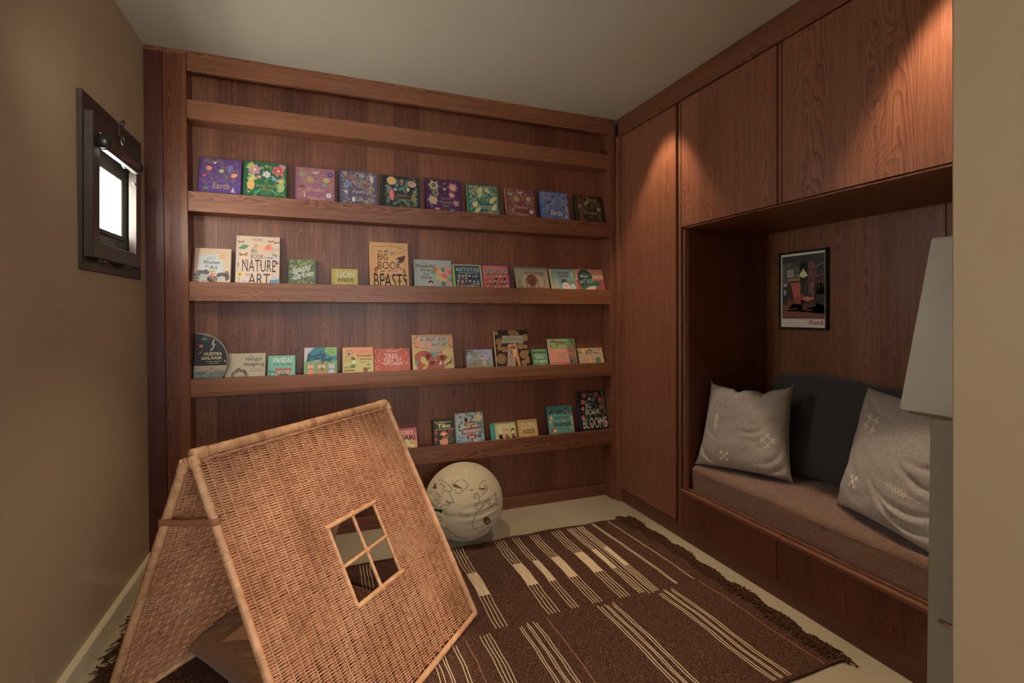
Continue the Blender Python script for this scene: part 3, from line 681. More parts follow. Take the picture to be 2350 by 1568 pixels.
def ar_nature(a):
    ink = C(44, 34, 30); a.up()
    for x, y, r, c in ((.10, .13, .07, C(130, 88, 60)), (.78, .10, .06, C(120, 84, 60)), (.92, .12, .07, C(130, 88, 64)), (.16, .40, .10, C(140, 92, 62)), (.78, .46, .06, C(86, 104, 140)), (.28, .83, .05, C(150, 84, 70)), (.20, .97, .05, C(110, 140, 176)), (.91, .27, .08, C(150, 146, 140))):
        a.G([(x-r, y-r*.4), (x, y), (x+r, y-r*.5), (x+r*.8, y+r*.4), (x, y+r*.2), (x-r*.8, y+r*.5)], c)
    a.leaf(.04, .28, .26, .06, .35, C(70, 118, 78)); a.E(.54, .25, .14, .05, C(196, 146, 104), -.15, 14); a.D(.44, .21, .045, C(150, 140, 100))
    for i in range(6): a.leaf(.62, .26, .24, .016, -.25+i*.2, C(206, 106, 76))
    a.L([(.60, .30), (.80, .34), (.97, .41)], .008, C(120, 100, 76)); a.leaf(.80, .38, .18, .02, -.4, C(86, 116, 86)); a.flower(.93, .57, .05, C(120, 80, 90), C(50, 40, 50), 5); a.flower(.09, .83, .075, C(196, 180, 84), C(110, 70, 40), 10)
    a.E(.05, .62, .02, .05, C(90, 130, 90)); a.E(.56, .62, .035, .05, C(140, 120, 140)); a.D(.91, .46, .03, C(120, 150, 190)); a.G([(.78, .94), (.98, .92), (.99, 1.03), (.76, 1.02)], C(70, 118, 150)); a.E(.90, .88, .05, .03, C(140, 146, 180))
    for x in (.21, .22): a.L([(x, .50), (x, .62)], .01, C(150, 70, 60))
    a.L([(.09, .87), (.08, 1.0)], .01, C(70, 118, 78)); a.L([(.88, .75), (.78, 1.0)], .006, C(120, 100, 76)); a.up()
    a.T('YUVAL ZOMMER', .35, .58, .05, .10, C(90, 76, 64)); a.T('THE', .35, .41, .245, .27, ink); a.T('BIG', .34, .47, .28, .37, ink, -.004); a.T('BOOK', .33, .62, .395, .49, ink, -.004); a.T('OF', .64, .69, .44, .48, ink)
    a.T('NATURE', .14, .91, .51, .77, ink, -.003); a.T('ART', .28, .78, .81, 1.05, ink, -.003)
def ar_dark(a):
    r = random.Random(3)
    for i in range(150):
        c = r.choice((C(118, 132, 74), C(134, 146, 84), C(96, 112, 68), C(110, 124, 72), C(76, 84, 66)))
        a.leaf(r.uniform(.04, .9), r.uniform(.04, 1.1), r.uniform(.10, .2), r.uniform(.02, .045), r.uniform(0, 6.3), c)
        if i % 40 == 39: a.up()
    a.up(); w = C(186, 188, 180)
    a.T('Beautiful', .13, .80, .28, .52, w, .012, .2, rot=-.16); a.T('Darkness', .19, .93, .50, .76, w, .012, .2, rot=-.18)
    for q in ((.12, .30, .08), (.20, .78, .08), (.74, .64, .06), (.62, .18, .06)): a.curl(*q, 1.0, 1.1, w, .014)
def ar_lion(a):
    w = C(176, 176, 164); a.R(.05, .06, 0, 1.5, C(150, 132, 62)); a.up()
    a.T('THE', .40, .50, .13, .22, INK); a.T('LiON', .20, .86, .15, .56, w, .014); a.T('INSIDE', .24, .83, .60, .83, INK)
    a.E(.42, .94, .05, .07, C(190, 140, 124), .2); a.D(.52, .96, .03, C(190, 186, 150)); a.L([(.50, .93), (.55, .99), (.56, .90)], .01, INK)
def ar_beasts(a):
    ink = C(48, 30, 28); a.up()
    r = random.Random(2)
    for i in range(34):
        t = i/33; x = .10+.02*math.sin(t*9) if t < .5 else .1+(t-.5)*.5; y = .5-t*.8 if t < .5 else .1
        a.D(x, max(.05, y), .008, C(110, 70, 50), 5); a.D(.90+.02*math.sin(i), .48+t*.3, .006, C(120, 90, 60), 5); a.D(.62+t*.32, .08+.02*math.sin(i*2), .006, C(120, 90, 60), 5)
    a.L([(.62, .23), (.75, .24), (.88, .21), (.99, .15)], .010, C(110, 84, 56)); a.E(.80, .13, .11, .028, C(140, 150, 80), -.25); a.L([(.70, .10), (.68, .17)], .01, C(140, 150, 80)); a.E(.57, .25, .06, .05, C(130, 124, 120)); a.E(.42, .21, .065, .035, C(110, 104, 110), .3)
    a.E(.79, .40, .11, .085, C(86, 56, 46), .3); a.D(.88, .33, .045, C(86, 56, 46)); a.E(.15, .63, .05, .09, C(156, 76, 56), -.5); a.E(.13, .72, .07, .02, C(156, 76, 56), .5); a.E(.32, .68, .06, .03, C(120, 106, 96)); a.E(.62, .67, .12, .035, C(170, 120, 120)); a.E(.88, .67, .025, .07, C(90, 90, 104), .2); a.E(.36, .84, .05, .07, C(120, 110, 96), .4); a.E(.53, .78, .04, .02, C(140, 110, 120), .5); a.E(.74, .90, .08, .06, C(150, 112, 52)); a.E(.68, .98, .14, .035, C(176, 166, 76)); a.E(.93, .87, .03, .06, C(130, 70, 70), .5); a.up()
    a.E(.72, .42, .02, .035, C(190, 180, 160)); a.up()
    a.T('YUVAL ZOMMER', .36, .60, .055, .10, C(110, 84, 60)); a.T('THE', .20, .31, .185, .245, ink); a.T('BIG', .20, .46, .27, .42, ink, -.004); a.T('BOOK', .20, .82, .45, .63, ink, -.004); a.T('OF', .44, .52, .64, .70, ink); a.T('BEASTS', .09, .95, .73, 1.05, ink, .004)
def ar_wonderful(a):
    a.up(); r = random.Random(8)
    cs = [C(196, 92, 84), C(90, 138, 96), C(130, 158, 120), C(190, 150, 70), C(196, 146, 124), C(200, 128, 84), C(60, 120, 96), C(190, 120, 104), C(176, 160, 116)]
    pts = [(.55, .38), (.50, .47), (.56, .60), (.67, .42), (.73, .50), (.67, .56), (.78, .37), (.85, .34), (.84, .50), (.93, .46), (.84, .65), (.92, .64), (.72, .73), (.81, .77), (.90, .80), (.76, .90), (.86, .87), (.62, .66), (.79, .58), (.96, .74)]
    for i, (x, y) in enumerate(pts): a.D(x, y, .062 if i % 3 else .07, cs[i % 9]); a.up()
    a.lay = 2; a.L([(.47, .96), (.50, .90), (.52, .86)], .02, C(180, 140, 120)); a.D(.42, .87, .062, INK); a.up(); a.E(.42, .91, .045, .045, C(186, 146, 126)); a.up()
    a.T('The', .22, .30, .09, .16, INK, 0, .2); a.T('Wonderful', .04, .54, .17, .31, INK, .004, .2); a.T('Things', .14, .44, .35, .46, INK, .004, .2); a.T('You', .23, .36, .49, .60, INK, .004, .2); a.T('Will Be', .16, .46, .63, .73, INK, .004, .15)
def crowd(a, rows, seed):
    r = random.Random(seed)
    for y, n, x0, x1 in rows:
        for i in range(n):
            a.person(x0+(x1-x0)*i/(n-1), y+r.uniform(-.015, .015), .046, r.choice((C(190, 146, 120), C(160, 112, 86), C(196, 160, 134))), r.choice((INK, C(60, 36, 28), C(90, 56, 36), C(120, 104, 96))), r.choice((C(60, 66, 80), C(150, 70, 60), C(150, 150, 146), C(40, 36, 40), C(110, 120, 90))), r.random() < .2)
        a.up(3)
def ar_artistas(a):
    y = C(164, 164, 86)
    a.R(0, .05, 0, 1.5, y); a.R(.95, 1, 0, 1.5, y); a.R(0, 1, 0, .045, y); a.up()
    a.T('ARTISTAS', .09, .93, .14, .31, WHT, .01); a.T('20 GENIOS DE LA PINTURA DE TODOS LOS TIEMPOS', .18, .88, .345, .40, WHT); a.up()
    crowd(a, ((.50, 6, .20, .80), (.74, 6, .16, .84), (.96, 7, .14, .86)), 5)
def ar_creativas(a):
    a.R(0, 1, 0, .05, C(74, 54, 104)); a.R(.96, 1, 0, 1.5, C(74, 54, 104)); a.R(0, .02, 0, 1.5, C(74, 54, 104)); a.up()
    a.T('UNA HISTORIA ILUSTRADA DE MUJERES', .14, .82, .12, .17, C(206, 140, 80)); a.up(); a.T('CREATIVAS', .085, .94, .215, .41, INK, .02); a.up(); a.T('CREATIVAS', .07, .925, .20, .395, C(120, 168, 156), .012); a.up()
    crowd(a, ((.50, 5, .20, .80), (.72, 6, .13, .84), (.94, 6, .16, .86)), 9)
def ar_water(a):
    a.E(.50, .72, .33, .33, C(172, 150, 120)); a.R(0, 1, 0, .12, C(100, 122, 106)); a.R(0, 1, .93, 1.2, C(156, 104, 72)); a.up()
    a.E(.48, .60, .16, .17, C(122, 68, 54)); a.E(.36, .56, .04, .09, C(176, 130, 80)); a.up(); a.E(.48, .72, .12, .12, C(104, 56, 46)); a.up()
    for x in (.31, .66): a.L([(x, .55), (x-.005, .8), (x+.01, 1.0)], .022, C(110, 54, 40))
    a.E(.48, 1.0, .10, .08, C(150, 84, 64)); a.D(.40, .44, .02, INK); a.D(.56, .44, .02, INK)
    for x in (.10, .86): a.L([(x, .95), (x, .72)], .008, C(140, 90, 66)); a.frond(x, .85, .14, 1.57, C(130, 80, 60), 4, .008)
    a.up(); a.T('based on a childhood experience of Georgie', .22, .78, .12, .165, WHT); a.T('the', .17, .26, .22, .28, INK, 0, .3); a.T('WATER PRINCESS', .29, .86, .21, .37, INK, .010, .05)
def ar_gaudi(a):
    a.R(0, .035, 0, 1.5, C(190, 156, 90)); a.up()
    for x, h in ((.15, .38), (.21, .28), (.27, .50), (.08, .55)): a.G([(x-.03, 1.1), (x-.022, h+.12), (x, h), (x+.022, h+.12), (x+.03, 1.1)], C(150, 146, 126))
    a.E(.86, .85, .16, .2, C(104, 112, 70)); a.up(); a.E(.86, .9, .12, .14, C(160, 170, 160)); a.E(.58, .93, .16, .20, C(190, 186, 176)); a.up(); a.E(.57, .92, .12, .14, C(200, 166, 144)); a.up()
    a.G([(.38, .66), (.72, .60), (.73, .63), (.39, .70)], C(64, 56, 52)); a.G([(.44, .66), (.42, .55), (.52, .50), (.60, .52), (.66, .61)], C(70, 60, 56)); a.D(.52, .86, .015, INK); a.D(.63, .85, .015, INK)
    a.T('ANTONI', .28, .75, .13, .26, C(88, 30, 74), .03); a.T('GAUDI', .34, .73, .29, .42, C(88, 30, 74), .03); a.T('a little book about a big builder', .30, .80, .47, .51, C(60, 90, 84)); a.E(.90, .24, .03, .06, C(190, 186, 160)); a.E(.90, .38, .02, .07, C(180, 150, 80))
def ar_hat(a):
    a.R(.02, 1, .0, .28, C(160, 104, 90)); a.R(.02, 1, .28, .55, C(184, 140, 106)); a.R(.02, 1, .55, 1.3, C(150, 64, 66)); a.up()
    for i in range(20): a.leaf(.55+i*.022, .55, .05, .012, 1.2, C(150, 64, 66))
    g = C(24, 58, 50); a.E(.34, .52, .27, .36, g, .15, 20); a.up(); a.E(.50, .85, .38, .12, C(36, 96, 70), .35, 18); a.up(); a.E(.48, .96, .22, .07, C(190, 160, 130), .3, 12)
    a.leaf(.66, .86, .22, .05, .7, C(36, 96, 70)); a.up(); gl = C(150, 170, 150)
    a.T('The', .25, .38, .20, .26, gl, 0, .2, rot=-.02); a.T('Magic', .16, .50, .26, .46, gl, .01, .1, rot=-.06); a.T('HAT SHOP', .12, .62, .50, .70, gl, .01, 0, rot=-.10)
def ar_galaxia(a): pass
def ar_hedgehog(a):
    a.up(); ink = C(52, 44, 40); r = random.Random(1)
    for i in range(130):
        t = r.uniform(0, math.pi); q = r.uniform(.6, 1); a.leaf(.36+.19*q*math.cos(t), 1.04-.36*q*math.sin(t), .05, .007, t+r.uniform(-.3, .3), ink)
    a.E(.36, 1.03, .13, .10, C(150, 136, 110)); a.up(); a.D(.33, .985, .008, INK); a.D(.40, .985, .008, INK)
    a.T('The', .60, .68, .09, .18, INK, 0, .15); a.T('Hungry', .50, .91, .17, .37, INK, .006, .05, jit=.006); a.T('Hedgehog', .46, .98, .40, .60, INK, .006, .05, jit=.006)
    a.T('Written & Illustrated by', .60, .95, .65, .70, ink, 0, .2); a.T('ANGIE ANDERSON', .60, .95, .74, .80, ink)
def ar_pandas(a):
    a.R(.07, .078, 0, 1.6, C(90, 150, 128)); a.up(); w = C(186, 180, 160)
    a.T('THE', .34, .42, .07, .14, INK); a.T('PANDAS', .19, .90, .10, .37, w, .014); a.T('WHO PROMISED', .19, .89, .40, .52, C(36, 76, 68)); a.filigree(14, C(50, 100, 74), 3, lambda x, y: x < .25 and y > .68, w=.02)
    for x in (.41, .72):
        a.E(x, .80, .13, .12, C(164, 64, 56)); a.up()
        for d in (-1, 1): a.G([(x+d*.05, .72), (x+d*.13, .60), (x+d*.14, .78)], C(150, 56, 50)); a.E(x+d*.05, .80, .035, .04, WHT); a.up(); a.D(x+d*.05, .80, .015, INK); a.lay -= 1
        a.E(x, .87, .04, .03, WHT); a.lay -= 1
    a.E(.57, 1.02, .2, .06, C(60, 40, 40))
def ar_breathe(a):
    a.R(0, 1, 0, .52, C(50, 116, 126)); a.R(0, 1, .52, 1.3, C(96, 138, 92)); a.up(); a.E(.88, .10, .26, .22, C(120, 154, 88)); a.G([(0.01, .01), (.30, .01), (.15, .2), (.06, .5), (0.01, .55)], C(170, 164, 166)); a.up()
    ink = C(24, 50, 74)
    a.T('Breathe', .09, .64, .18, .48, ink, .014, .15, rot=-.12); a.T('like a', .32, .46, .46, .56, WHT, 0, .2, rot=-.03); a.T('Bear', .52, .88, .36, .58, ink, .016, .15, rot=-.06)
    small_lines(a, .70, .94, .08, 4, .06, C(60, 80, 50), .03)
    for x, r, c in ((.20, .10, C(192, 118, 82)), (.53, .15, C(150, 116, 76)), (.83, .09, C(170, 150, 170))):
        a.E(x, 1.0, r*1.1, .14, c); a.E(x, .75, r, r*.85, c); a.up()
        for d in (-1, 1): a.D(x+d*r*.8, .75-r*.95*a.w/a.h, r*.33, c); a.E(x+d*r*.42, .74, r*.3, r*.35, WHT, d*.4)
        a.up(); a.D(x, .80, r*.13, INK); a.L([(x-r*.3, .82), (x, .85), (x+r*.3, .82)], .01, INK); a.lay -= 2
def ar_griswald(a):
    a.R(.06, 1, 0, .25, C(196, 128, 96)); a.R(.06, 1, .25, .5, C(190, 146, 96)); a.R(.06, 1, .5, 1.3, C(166, 160, 96)); a.up(); r = random.Random(5)
    for i in range(60): a.leaf(r.uniform(.08, .35), r.uniform(.02, .62), .06, .014, r.uniform(0, 6.3), r.choice((C(104, 116, 64), C(176, 160, 70), C(130, 120, 60))))
    a.up(); a.E(.22, .27, .05, .035, C(70, 80, 120)); a.G([(.27, .52), (.35, .36), (.44, .50)], C(60, 96, 54)); a.E(.37, .60, .07, .06, C(190, 180, 140)); a.E(.34, .76, .09, .06, C(76, 120, 60)); a.R(.06, .36, .78, .84, C(130, 110, 70)); a.R(.06, .40, .90, .96, C(116, 96, 64)); a.E(.74, .93, .08, .09, C(110, 90, 60)); a.E(.70, .90, .05, .07, C(206, 96, 70)); a.E(.84, .72, .05, .03, C(110, 104, 70)); a.E(.85, .86, .05, .03, C(110, 104, 70)); a.up()
    rd = C(190, 84, 64); a.T('The Garden', .53, .87, .13, .19, rd); a.T('Adventures of', .49, .90, .22, .27, rd); a.T('Griswald', .46, .94, .28, .40, INK, .006); a.T('the', .48, .54, .44, .48, INK); a.T('Gnome', .56, .94, .43, .53, INK, .006); a.T('Dawn Dumbar', .53, .88, .58, .63, C(110, 84, 50))
def ar_tree(a):
    r = random.Random(6)
    for i in range(170):
        x, y = r.uniform(.02, .98), r.uniform(.02, 1.1)
        a.E(x, y, r.uniform(.015, .05), r.uniform(.01, .03), r.choice((C(176, 84, 66), C(150, 58, 54), C(190, 104, 84), C(110, 104, 84), C(196, 120, 80))), r.uniform(0, 3), 7, .2, i)
        if i % 60 == 59: a.up()
    for i in range(90):
        t = r.random(); x, y = (t, r.choice((r.uniform(.02, .12), r.uniform(.82, 1.02)))) if i % 2 else (r.choice((r.uniform(.01, .1), r.uniform(.88, .99))), t)
        a.D(x, y, r.uniform(.004, .01), C(206, 170, 140), 6)
    a.up(); w = C(190, 176, 164); a.T('ANNA SMITHERS', .35, .66, .11, .165, w, .01); a.T('TREE', .28, .66, .24, .45, w, .006); a.T('FULL OF', .28, .77, .46, .60, w, .006); a.T('WONDER', .26, .80, .62, .76, w, .006)
def ar_first(a):
    g = C(120, 124, 74); a.R(.02, 1, 0, .42, C(196, 130, 92)); a.R(.02, 1, .42, 1.3, C(176, 152, 90)); a.up()
    for x in (.08, .92):
        for i in range(5): a.leaf(x, .10+i*.06, .09, .025, 1.0+i*1.2, g)
    a.E(.12, .14, .04, .07, C(214, 124, 90), .3); a.E(.92, .10, .04, .05, C(206, 150, 80)); a.L([(.12, .03), (.5, .045), (.9, .03)], .02, g); a.L([(.2, .40), (.5, .42), (.8, .41)], .02, g)
    a.E(.15, .78, .11, .14, C(96, 128, 120)); a.E(.50, .60, .10, .12, C(104, 132, 124)); a.E(.80, .60, .15, .10, C(180, 158, 92)); a.up(); f = C(150, 74, 58)
    a.E(.24, .62, .21, .13, f, .2, 18); a.E(.20, .84, .085, .18, f, -.5); a.E(.42, .72, .10, .16, f, .5); a.E(.52, .93, .26, .13, f); a.E(.66, .72, .12, .10, f, -.3); a.E(.74, .68, .09, .08, f, 0); a.leaf(.64, .60, .14, .025, 1.9, f); a.leaf(.68, .60, .12, .02, 1.3, f); a.up()
    a.E(.25, .74, .07, .10, C(176, 152, 90), .4); a.D(.72, .66, .022, INK); a.E(.66, .84, .03, .06, WHT, -.3); a.E(.30, .94, .07, .03, C(190, 150, 66), .8); a.leaf(.28, .97, .2, .035, 1.1, C(196, 156, 66))
    for i in range(5): a.L([(.76, .70), (.90+.01*i, .56+.035*i)], .005, C(110, 80, 50))
    for i in range(4): a.L([(.80, .92-.02*i), (.97, .70+.05*i)], .012, C(62, 42, 34))
    a.up(); w = C(160, 156, 146)
    for x0, x1, y0, y1 in ((.15, .88, .075, .21), (.26, .36, .25, .365), (.44, .86, .235, .365)): a.R(x0, x1, y0, y1, w)
    a.E(.55, .465, .15, .045, w); a.up()
    a.T('A', .18, .26, .09, .19, INK, 0, .25); a.T('FIRST', .32, .58, .09, .19, INK, 0, .2); a.T('BOOK', .63, .84, .09, .19, INK, 0, .2); a.T('of', .28, .34, .27, .35, INK, 0, .2); a.T('NATURE', .46, .84, .25, .35, INK, 0, .2); a.T('Nicola Davies', .43, .68, .44, .49, INK, 0, .2)
    a.R(.32, .57, .20, .203, INK); a.R(.64, .82, .20, .203, INK)
def ar_garden(a):
    r = random.Random(12); a.E(.55, .95, .42, .26, C(132, 128, 96)); a.up()
    for i in range(60): a.leaf(r.uniform(.06, .4), r.uniform(.5, 1.05), .07, .016, r.uniform(0, 6.3), r.choice((C(104, 108, 84), C(150, 96, 80), C(140, 140, 110))))
    for i in range(36): a.leaf(r.uniform(.03, .3), r.uniform(0.02, .25)*(1 if i % 2 else .4), .06, .014, r.uniform(0, 6.3), C(96, 60, 50))
    a.R(0, .05, 0, 1.4, C(92, 60, 54)); a.up(); a.E(.36, .28, .14, .11, C(140, 132, 104)); a.R(.37, .40, .30, .5, C(120, 100, 80)); a.R(.56, .70, .42, .60, C(176, 160, 150)); a.G([(.52, .43), (.60, .32), (.74, .42)], C(150, 96, 76)); a.E(.68, .76, .07, .10, C(170, 160, 164)); a.G([(.85, .62), (.88, .40), (.91, .62)], C(96, 110, 84)); a.up()
    a.T("Nanny Anne's", .44, .70, .09, .15, C(60, 60, 84)); a.T('Magical Garden', .48, .84, .18, .26, C(60, 60, 84), .005); a.T('Mary Rose', .78, .92, .29, .32, C(110, 110, 120))
def ar_magic(a):
    o = C(176, 122, 66); r = random.Random(7); a.up()
    # abstract golden field of discs and rings around a plain standing figure (generic pattern)
    a.G([(.38, .40), (.64, .38), (.72, 1.1), (.30, 1.1)], o); a.up()
    for x, y, q in ((.53, .03, .12), (.93, .22, .10), (.13, .33, .10), (.12, .50, .07), (.26, .54, .08), (.76, .46, .09), (.91, .48, .06), (.15, .80, .14), (.84, .70, .12), (.96, .86, .09), (.82, .93, .08), (.06, .08, .06), (.67, .10, .07), (.98, .62, .05)):
        for i, c in enumerate((o, C(46, 34, 28), C(186, 146, 84), C(46, 34, 28), o)):
            a.D(x, y, q*(1-i*.2), c); a.up()
        a.lay -= 5
    for i in range(30): a.D(r.choice((r.uniform(.32, .42), r.uniform(.62, .70))), r.uniform(.42, 1), .012, r.choice((WHT, INK, C(170, 70, 50))), 7)
    a.up(6); a.R(.40, .50, .55, 1.05, C(130, 134, 132)); a.E(.53, .62, .10, .12, C(200, 146, 100)); a.up(); a.E(.53, .50, .08, .05, C(104, 62, 44)); a.E(.54, .54, .055, .05, C(206, 156, 116)); a.G([(.54, 1.1), (.58, .78), (.66, 1.1)], C(46, 34, 30))
    for i in range(16): a.D(.42+.02*(i % 4), .60+.03*i, .01, INK, 6)
    a.R(.22, .86, .155, .37, C(140, 134, 114)); a.up(); a.T('MYRIAM OUYESSAD', .38, .73, .195, .22, C(70, 60, 50)); a.T('THE MAGICAL TREE', .27, .83, .24, .305, INK); a.T("A Children's Book Inspired by Gustav Klimt", .28, .82, .33, .355, C(70, 60, 50))
def ar_great(a):
    w = C(196, 200, 180); a.up(); a.T('FROM THE SUFFRAGIST', .15, .85, .06, .11, w); a.T('Kate Pankhurst', .10, .92, .16, .28, C(24, 44, 50), .008, .1)
    a.T('FANTASTICALLY', .16, .88, .33, .44, w, 0, 0, arc=.03); a.T('GREAT', .22, .80, .46, .64, w, .008, 0, arc=.03); a.T('WOMEN', .12, .90, .68, .90, w, .008, 0, arc=-.02); a.T('who made', .36, .66, .95, 1.02, w)
    a.E(.86, .6, .05, .07, C(180, 90, 60)); a.E(.12, .58, .05, .07, C(110, 70, 50)); a.D(.9, .5, .03, WHT)
def ar_last(a):
    a.R(.03, 1, 0, .4, C(112, 150, 92)); a.R(.03, 1, .38, 1.3, C(196, 128, 100)); a.E(.85, .55, .16, .6, C(104, 148, 108)); a.up(); b = C(92, 64, 50); r = random.Random(3)
    a.L([(.06, .10), (.3, .14), (.55, .12), (.75, .18)], .03, b); a.L([(.30, .22), (.6, .20), (.78, .30), (.90, .62)], .022, b); a.L([(.88, .02), (.93, .25), (.98, .4)], .03, b)
    for i in range(70): a.leaf(r.uniform(.06, .78), r.uniform(.14, .40), .10, .008, r.uniform(-.8, .9), r.choice((C(150, 160, 80), C(96, 120, 60), C(176, 170, 90))))
    a.up()
    for x, y in ((.2, .08), (.26, .10), (.52, .17), (.32, .22), (.10, .28)): a.flower(x, y, .04, C(150, 56, 50), C(90, 40, 30), 5)
    for i in range(12): a.leaf(.40+i*.03, .43+.05*(i % 3), .08, .02, 4.0+i*.3, C(150, 64, 46))
    for i in range(8): a.leaf(.08+.1*i, .99, .10, .025, 1.0+i*.3, C(160, 72, 56))
    a.D(.76, .20, .035, C(150, 130, 120)); a.E(.80, .90, .055, .09, C(60, 84, 104)); a.D(.80, .80, .045, C(50, 36, 34)); a.up(); a.D(.81, .81, .028, C(196, 150, 120)); a.R(.12, .68, .43, .93, C(196, 128, 100)); a.up()
    g = C(124, 106, 92); a.T('THE LAST', .24, .62, .58, .66, g); a.T('TREE', .33, .55, .69, .77, g); a.T('Emily Haworth-Booth', .22, .66, .82, .85, g)
def ar_greet(a):
    r = random.Random(9)
    for i in range(60):
        x = r.uniform(.02, .98); a.leaf(x, r.uniform(.02, .30+.25*abs(x-.5)), .08, .018, r.uniform(0, 6.3), r.choice((C(96, 120, 66), C(140, 150, 76), C(80, 104, 56))))
    a.up(); p = C(196, 120, 110)
    for x, y, c in ((.24, .2, C(206, 164, 84)), (.82, .16, p)):
        a.E(x, y, .07, .11, c, .2); a.up(); a.D(x-.02, y-.05, .008, INK, 6); a.D(x+.02, y-.05, .008, INK, 6); a.lay -= 1
    a.E(.30, .88, .06, .10, p, .4); a.E(.46, .85, .04, .17, C(206, 156, 84), .3); a.E(.57, .85, .045, .16, p, .1); a.E(.76, .86, .10, .13, C(70, 130, 74)); a.E(.92, .66, .05, .05, p); a.E(.14, .68, .05, .03, C(206, 150, 120)); a.up()
    for x in (.74, .79): a.D(x, .84, .012, INK)
    a.T('Greetings, Feelings', .28, .82, .32, .43, INK, .01); a.T('Words and pictures', .42, .70, .48, .51, INK); a.T('by two friends', .42, .70, .55, .58, INK); a.leaf(.72, .70, .05, .02, 2.2, C(180, 50, 50))
def ar_hidden(a): a.up(); a.R(.1, .9, .08, .1, C(120, 90, 70))
def ar_safari(a):
    a.R(0, 1, 0, .28, C(168, 72, 92)); a.R(0, 1, .28, .62, C(190, 104, 90)); a.R(0, 1, .62, 1.6, C(196, 130, 84)); a.up(); y = C(196, 176, 104); a.D(.82, .70, .09, C(190, 150, 90)); a.E(.62, .95, .30, .28, y); a.up(); a.D(.82, .70, .055, C(200, 140, 84)); a.D(.70, 1.0, .05, WHT); a.up(); a.D(.70, 1.0, .025, INK); a.T('SENSORY', .08, .90, .13, .30, C(206, 190, 120), .02); a.T('SAFARI', .16, .93, .36, .62, INK, .02)
def ar_tiko(a):
    a.E(.40, .25, .3, .2, C(64, 60, 28)); a.E(.72, .78, .2, .2, C(64, 62, 28)); a.up()
    for x, y in ((.14, .52), (.12, .78)): a.E(x, y, .075, .075, C(150, 50, 44), .5); a.E(x-.03, y+.09, .03, .08, C(120, 40, 40), .2)
    a.E(.78, .50, .12, .12, C(110, 46, 36)); a.up(); a.D(.77, .49, .02, INK); a.D(.83, .49, .02, INK); a.E(.50, .80, .13, .12, C(150, 66, 44)); a.E(.47, .58, .125, .11, C(176, 104, 64)); a.up()
    a.E(.33, .60, .04, .04, C(190, 110, 80)); a.E(.61, .59, .04, .04, C(190, 110, 80)); a.E(.47, .61, .09, .075, C(206, 150, 100)); a.up(); a.D(.43, .585, .012, INK); a.D(.51, .585, .012, INK); a.L([(.42, .65), (.47, .67), (.52, .65)], .01, INK); a.L([(.60, .75), (.70, .66), (.72, .64)], .03, C(176, 104, 64)); a.G([(.26, .82), (.62, .78), (.64, 1.06), (.32, 1.04)], C(190, 130, 86)); a.up()
    for i in range(6): a.D(.36+.05*i, .88+.03*(i % 3), .012, C(90, 50, 40), 6)
    w = C(196, 186, 134); a.T('The Adventures of', .10, .86, .09, .16, w, .006); a.T('Tiko', .22, .80, .19, .355, C(214, 200, 130), .02); a.T('and His Jungle Friends', .10, .94, .385, .45, w, .006)
def ar_adventure(a):
    r = random.Random(4); a.R(0, 1, .75, 1.3, C(110, 140, 156)); a.up()
    for i in range(64):
        x, y = r.choice(((r.uniform(.03, .2), r.uniform(.02, 1)), (r.uniform(.82, .97), r.uniform(.3, 1)), (r.uniform(.05, .95), r.uniform(.02, .14))))
        a.leaf(x, y, .11, .018, r.uniform(0, 6.3), r.choice((C(50, 92, 60), C(84, 126, 72), C(30, 62, 60))))
    for x, y, an in ((.5, .05, -.8), (.10, .45, .9), (.9, .45, 2.4), (.85, .6, 1.2)): a.frond(x, y, .2, an, C(40, 76, 60), 6, .010)
    w = C(122, 62, 48); a.up(); a.R(.52, .58, .22, 1.2, w); a.up(); a.G([(.28, .40), (.34, .32), (.70, .30), (.70, .44), (.34, .46)], w); a.G([(.18, .64), (.26, .53), (.86, .49), (.87, .68), (.27, .74)], w); a.G([(.36, .76), (.70, .74), (.74, .81), (.70, .89), (.37, .91)], w)
    a.D(.38, .14, .065, C(150, 140, 110)); a.E(.38, .24, .06, .08, INK); a.D(.83, .18, .115, C(190, 160, 90)); a.leaf(.20, .40, .2, .02, .9, C(110, 140, 70)); a.flower(.83, .82, .07, C(60, 84, 50), C(60, 84, 50), 6); a.bird(.24, .83, .06, C(170, 70, 60)); a.E(.78, .40, .03, .07, C(60, 90, 130), .4); a.D(.90, .96, .03, C(180, 60, 60)); a.E(.68, .98, .05, .04, C(200, 160, 90)); a.up()
    for i in range(4): a.T('over 100 stickers', .75, .90, .12+i*.035, .14+i*.035, C(140, 104, 50))
    a.T('Nature', .38, .66, .33, .43, C(150, 160, 90), .02, 0, rot=-.02); a.T('Adventure', .24, .84, .54, .69, WHT, .02, 0, rot=-.04); a.T('Book', .46, .64, .79, .88, C(190, 186, 140), .02, 0, rot=-.02)
def ar_artists(a):
    t = C(56, 128, 120); a.R(0, .17, 0, 1.6, t); a.R(0, 1, 0, .09, C(136, 134, 66)); a.up(); a.R(.06, .075, 0, 1.6, C(40, 100, 96)); a.R(.12, .13, 0, 1.6, C(40, 100, 96)); a.up()
    a.T('ARTISTS', .26, .90, .14, .40, C(186, 180, 150), .03)
    for x, h, b in ((.36, C(186, 180, 164), INK), (.60, C(186, 104, 70), C(160, 66, 56)), (.86, C(56, 34, 32), C(150, 66, 56))): a.person(x, .60, .072, C(206, 166, 140), h, b, 1)
    a.R(.32, .40, .59, .63, INK)
    for x, h in ((.38, INK), (.63, C(90, 50, 36)), (.88, INK)): a.E(x, 1.02, .09, .06, h)
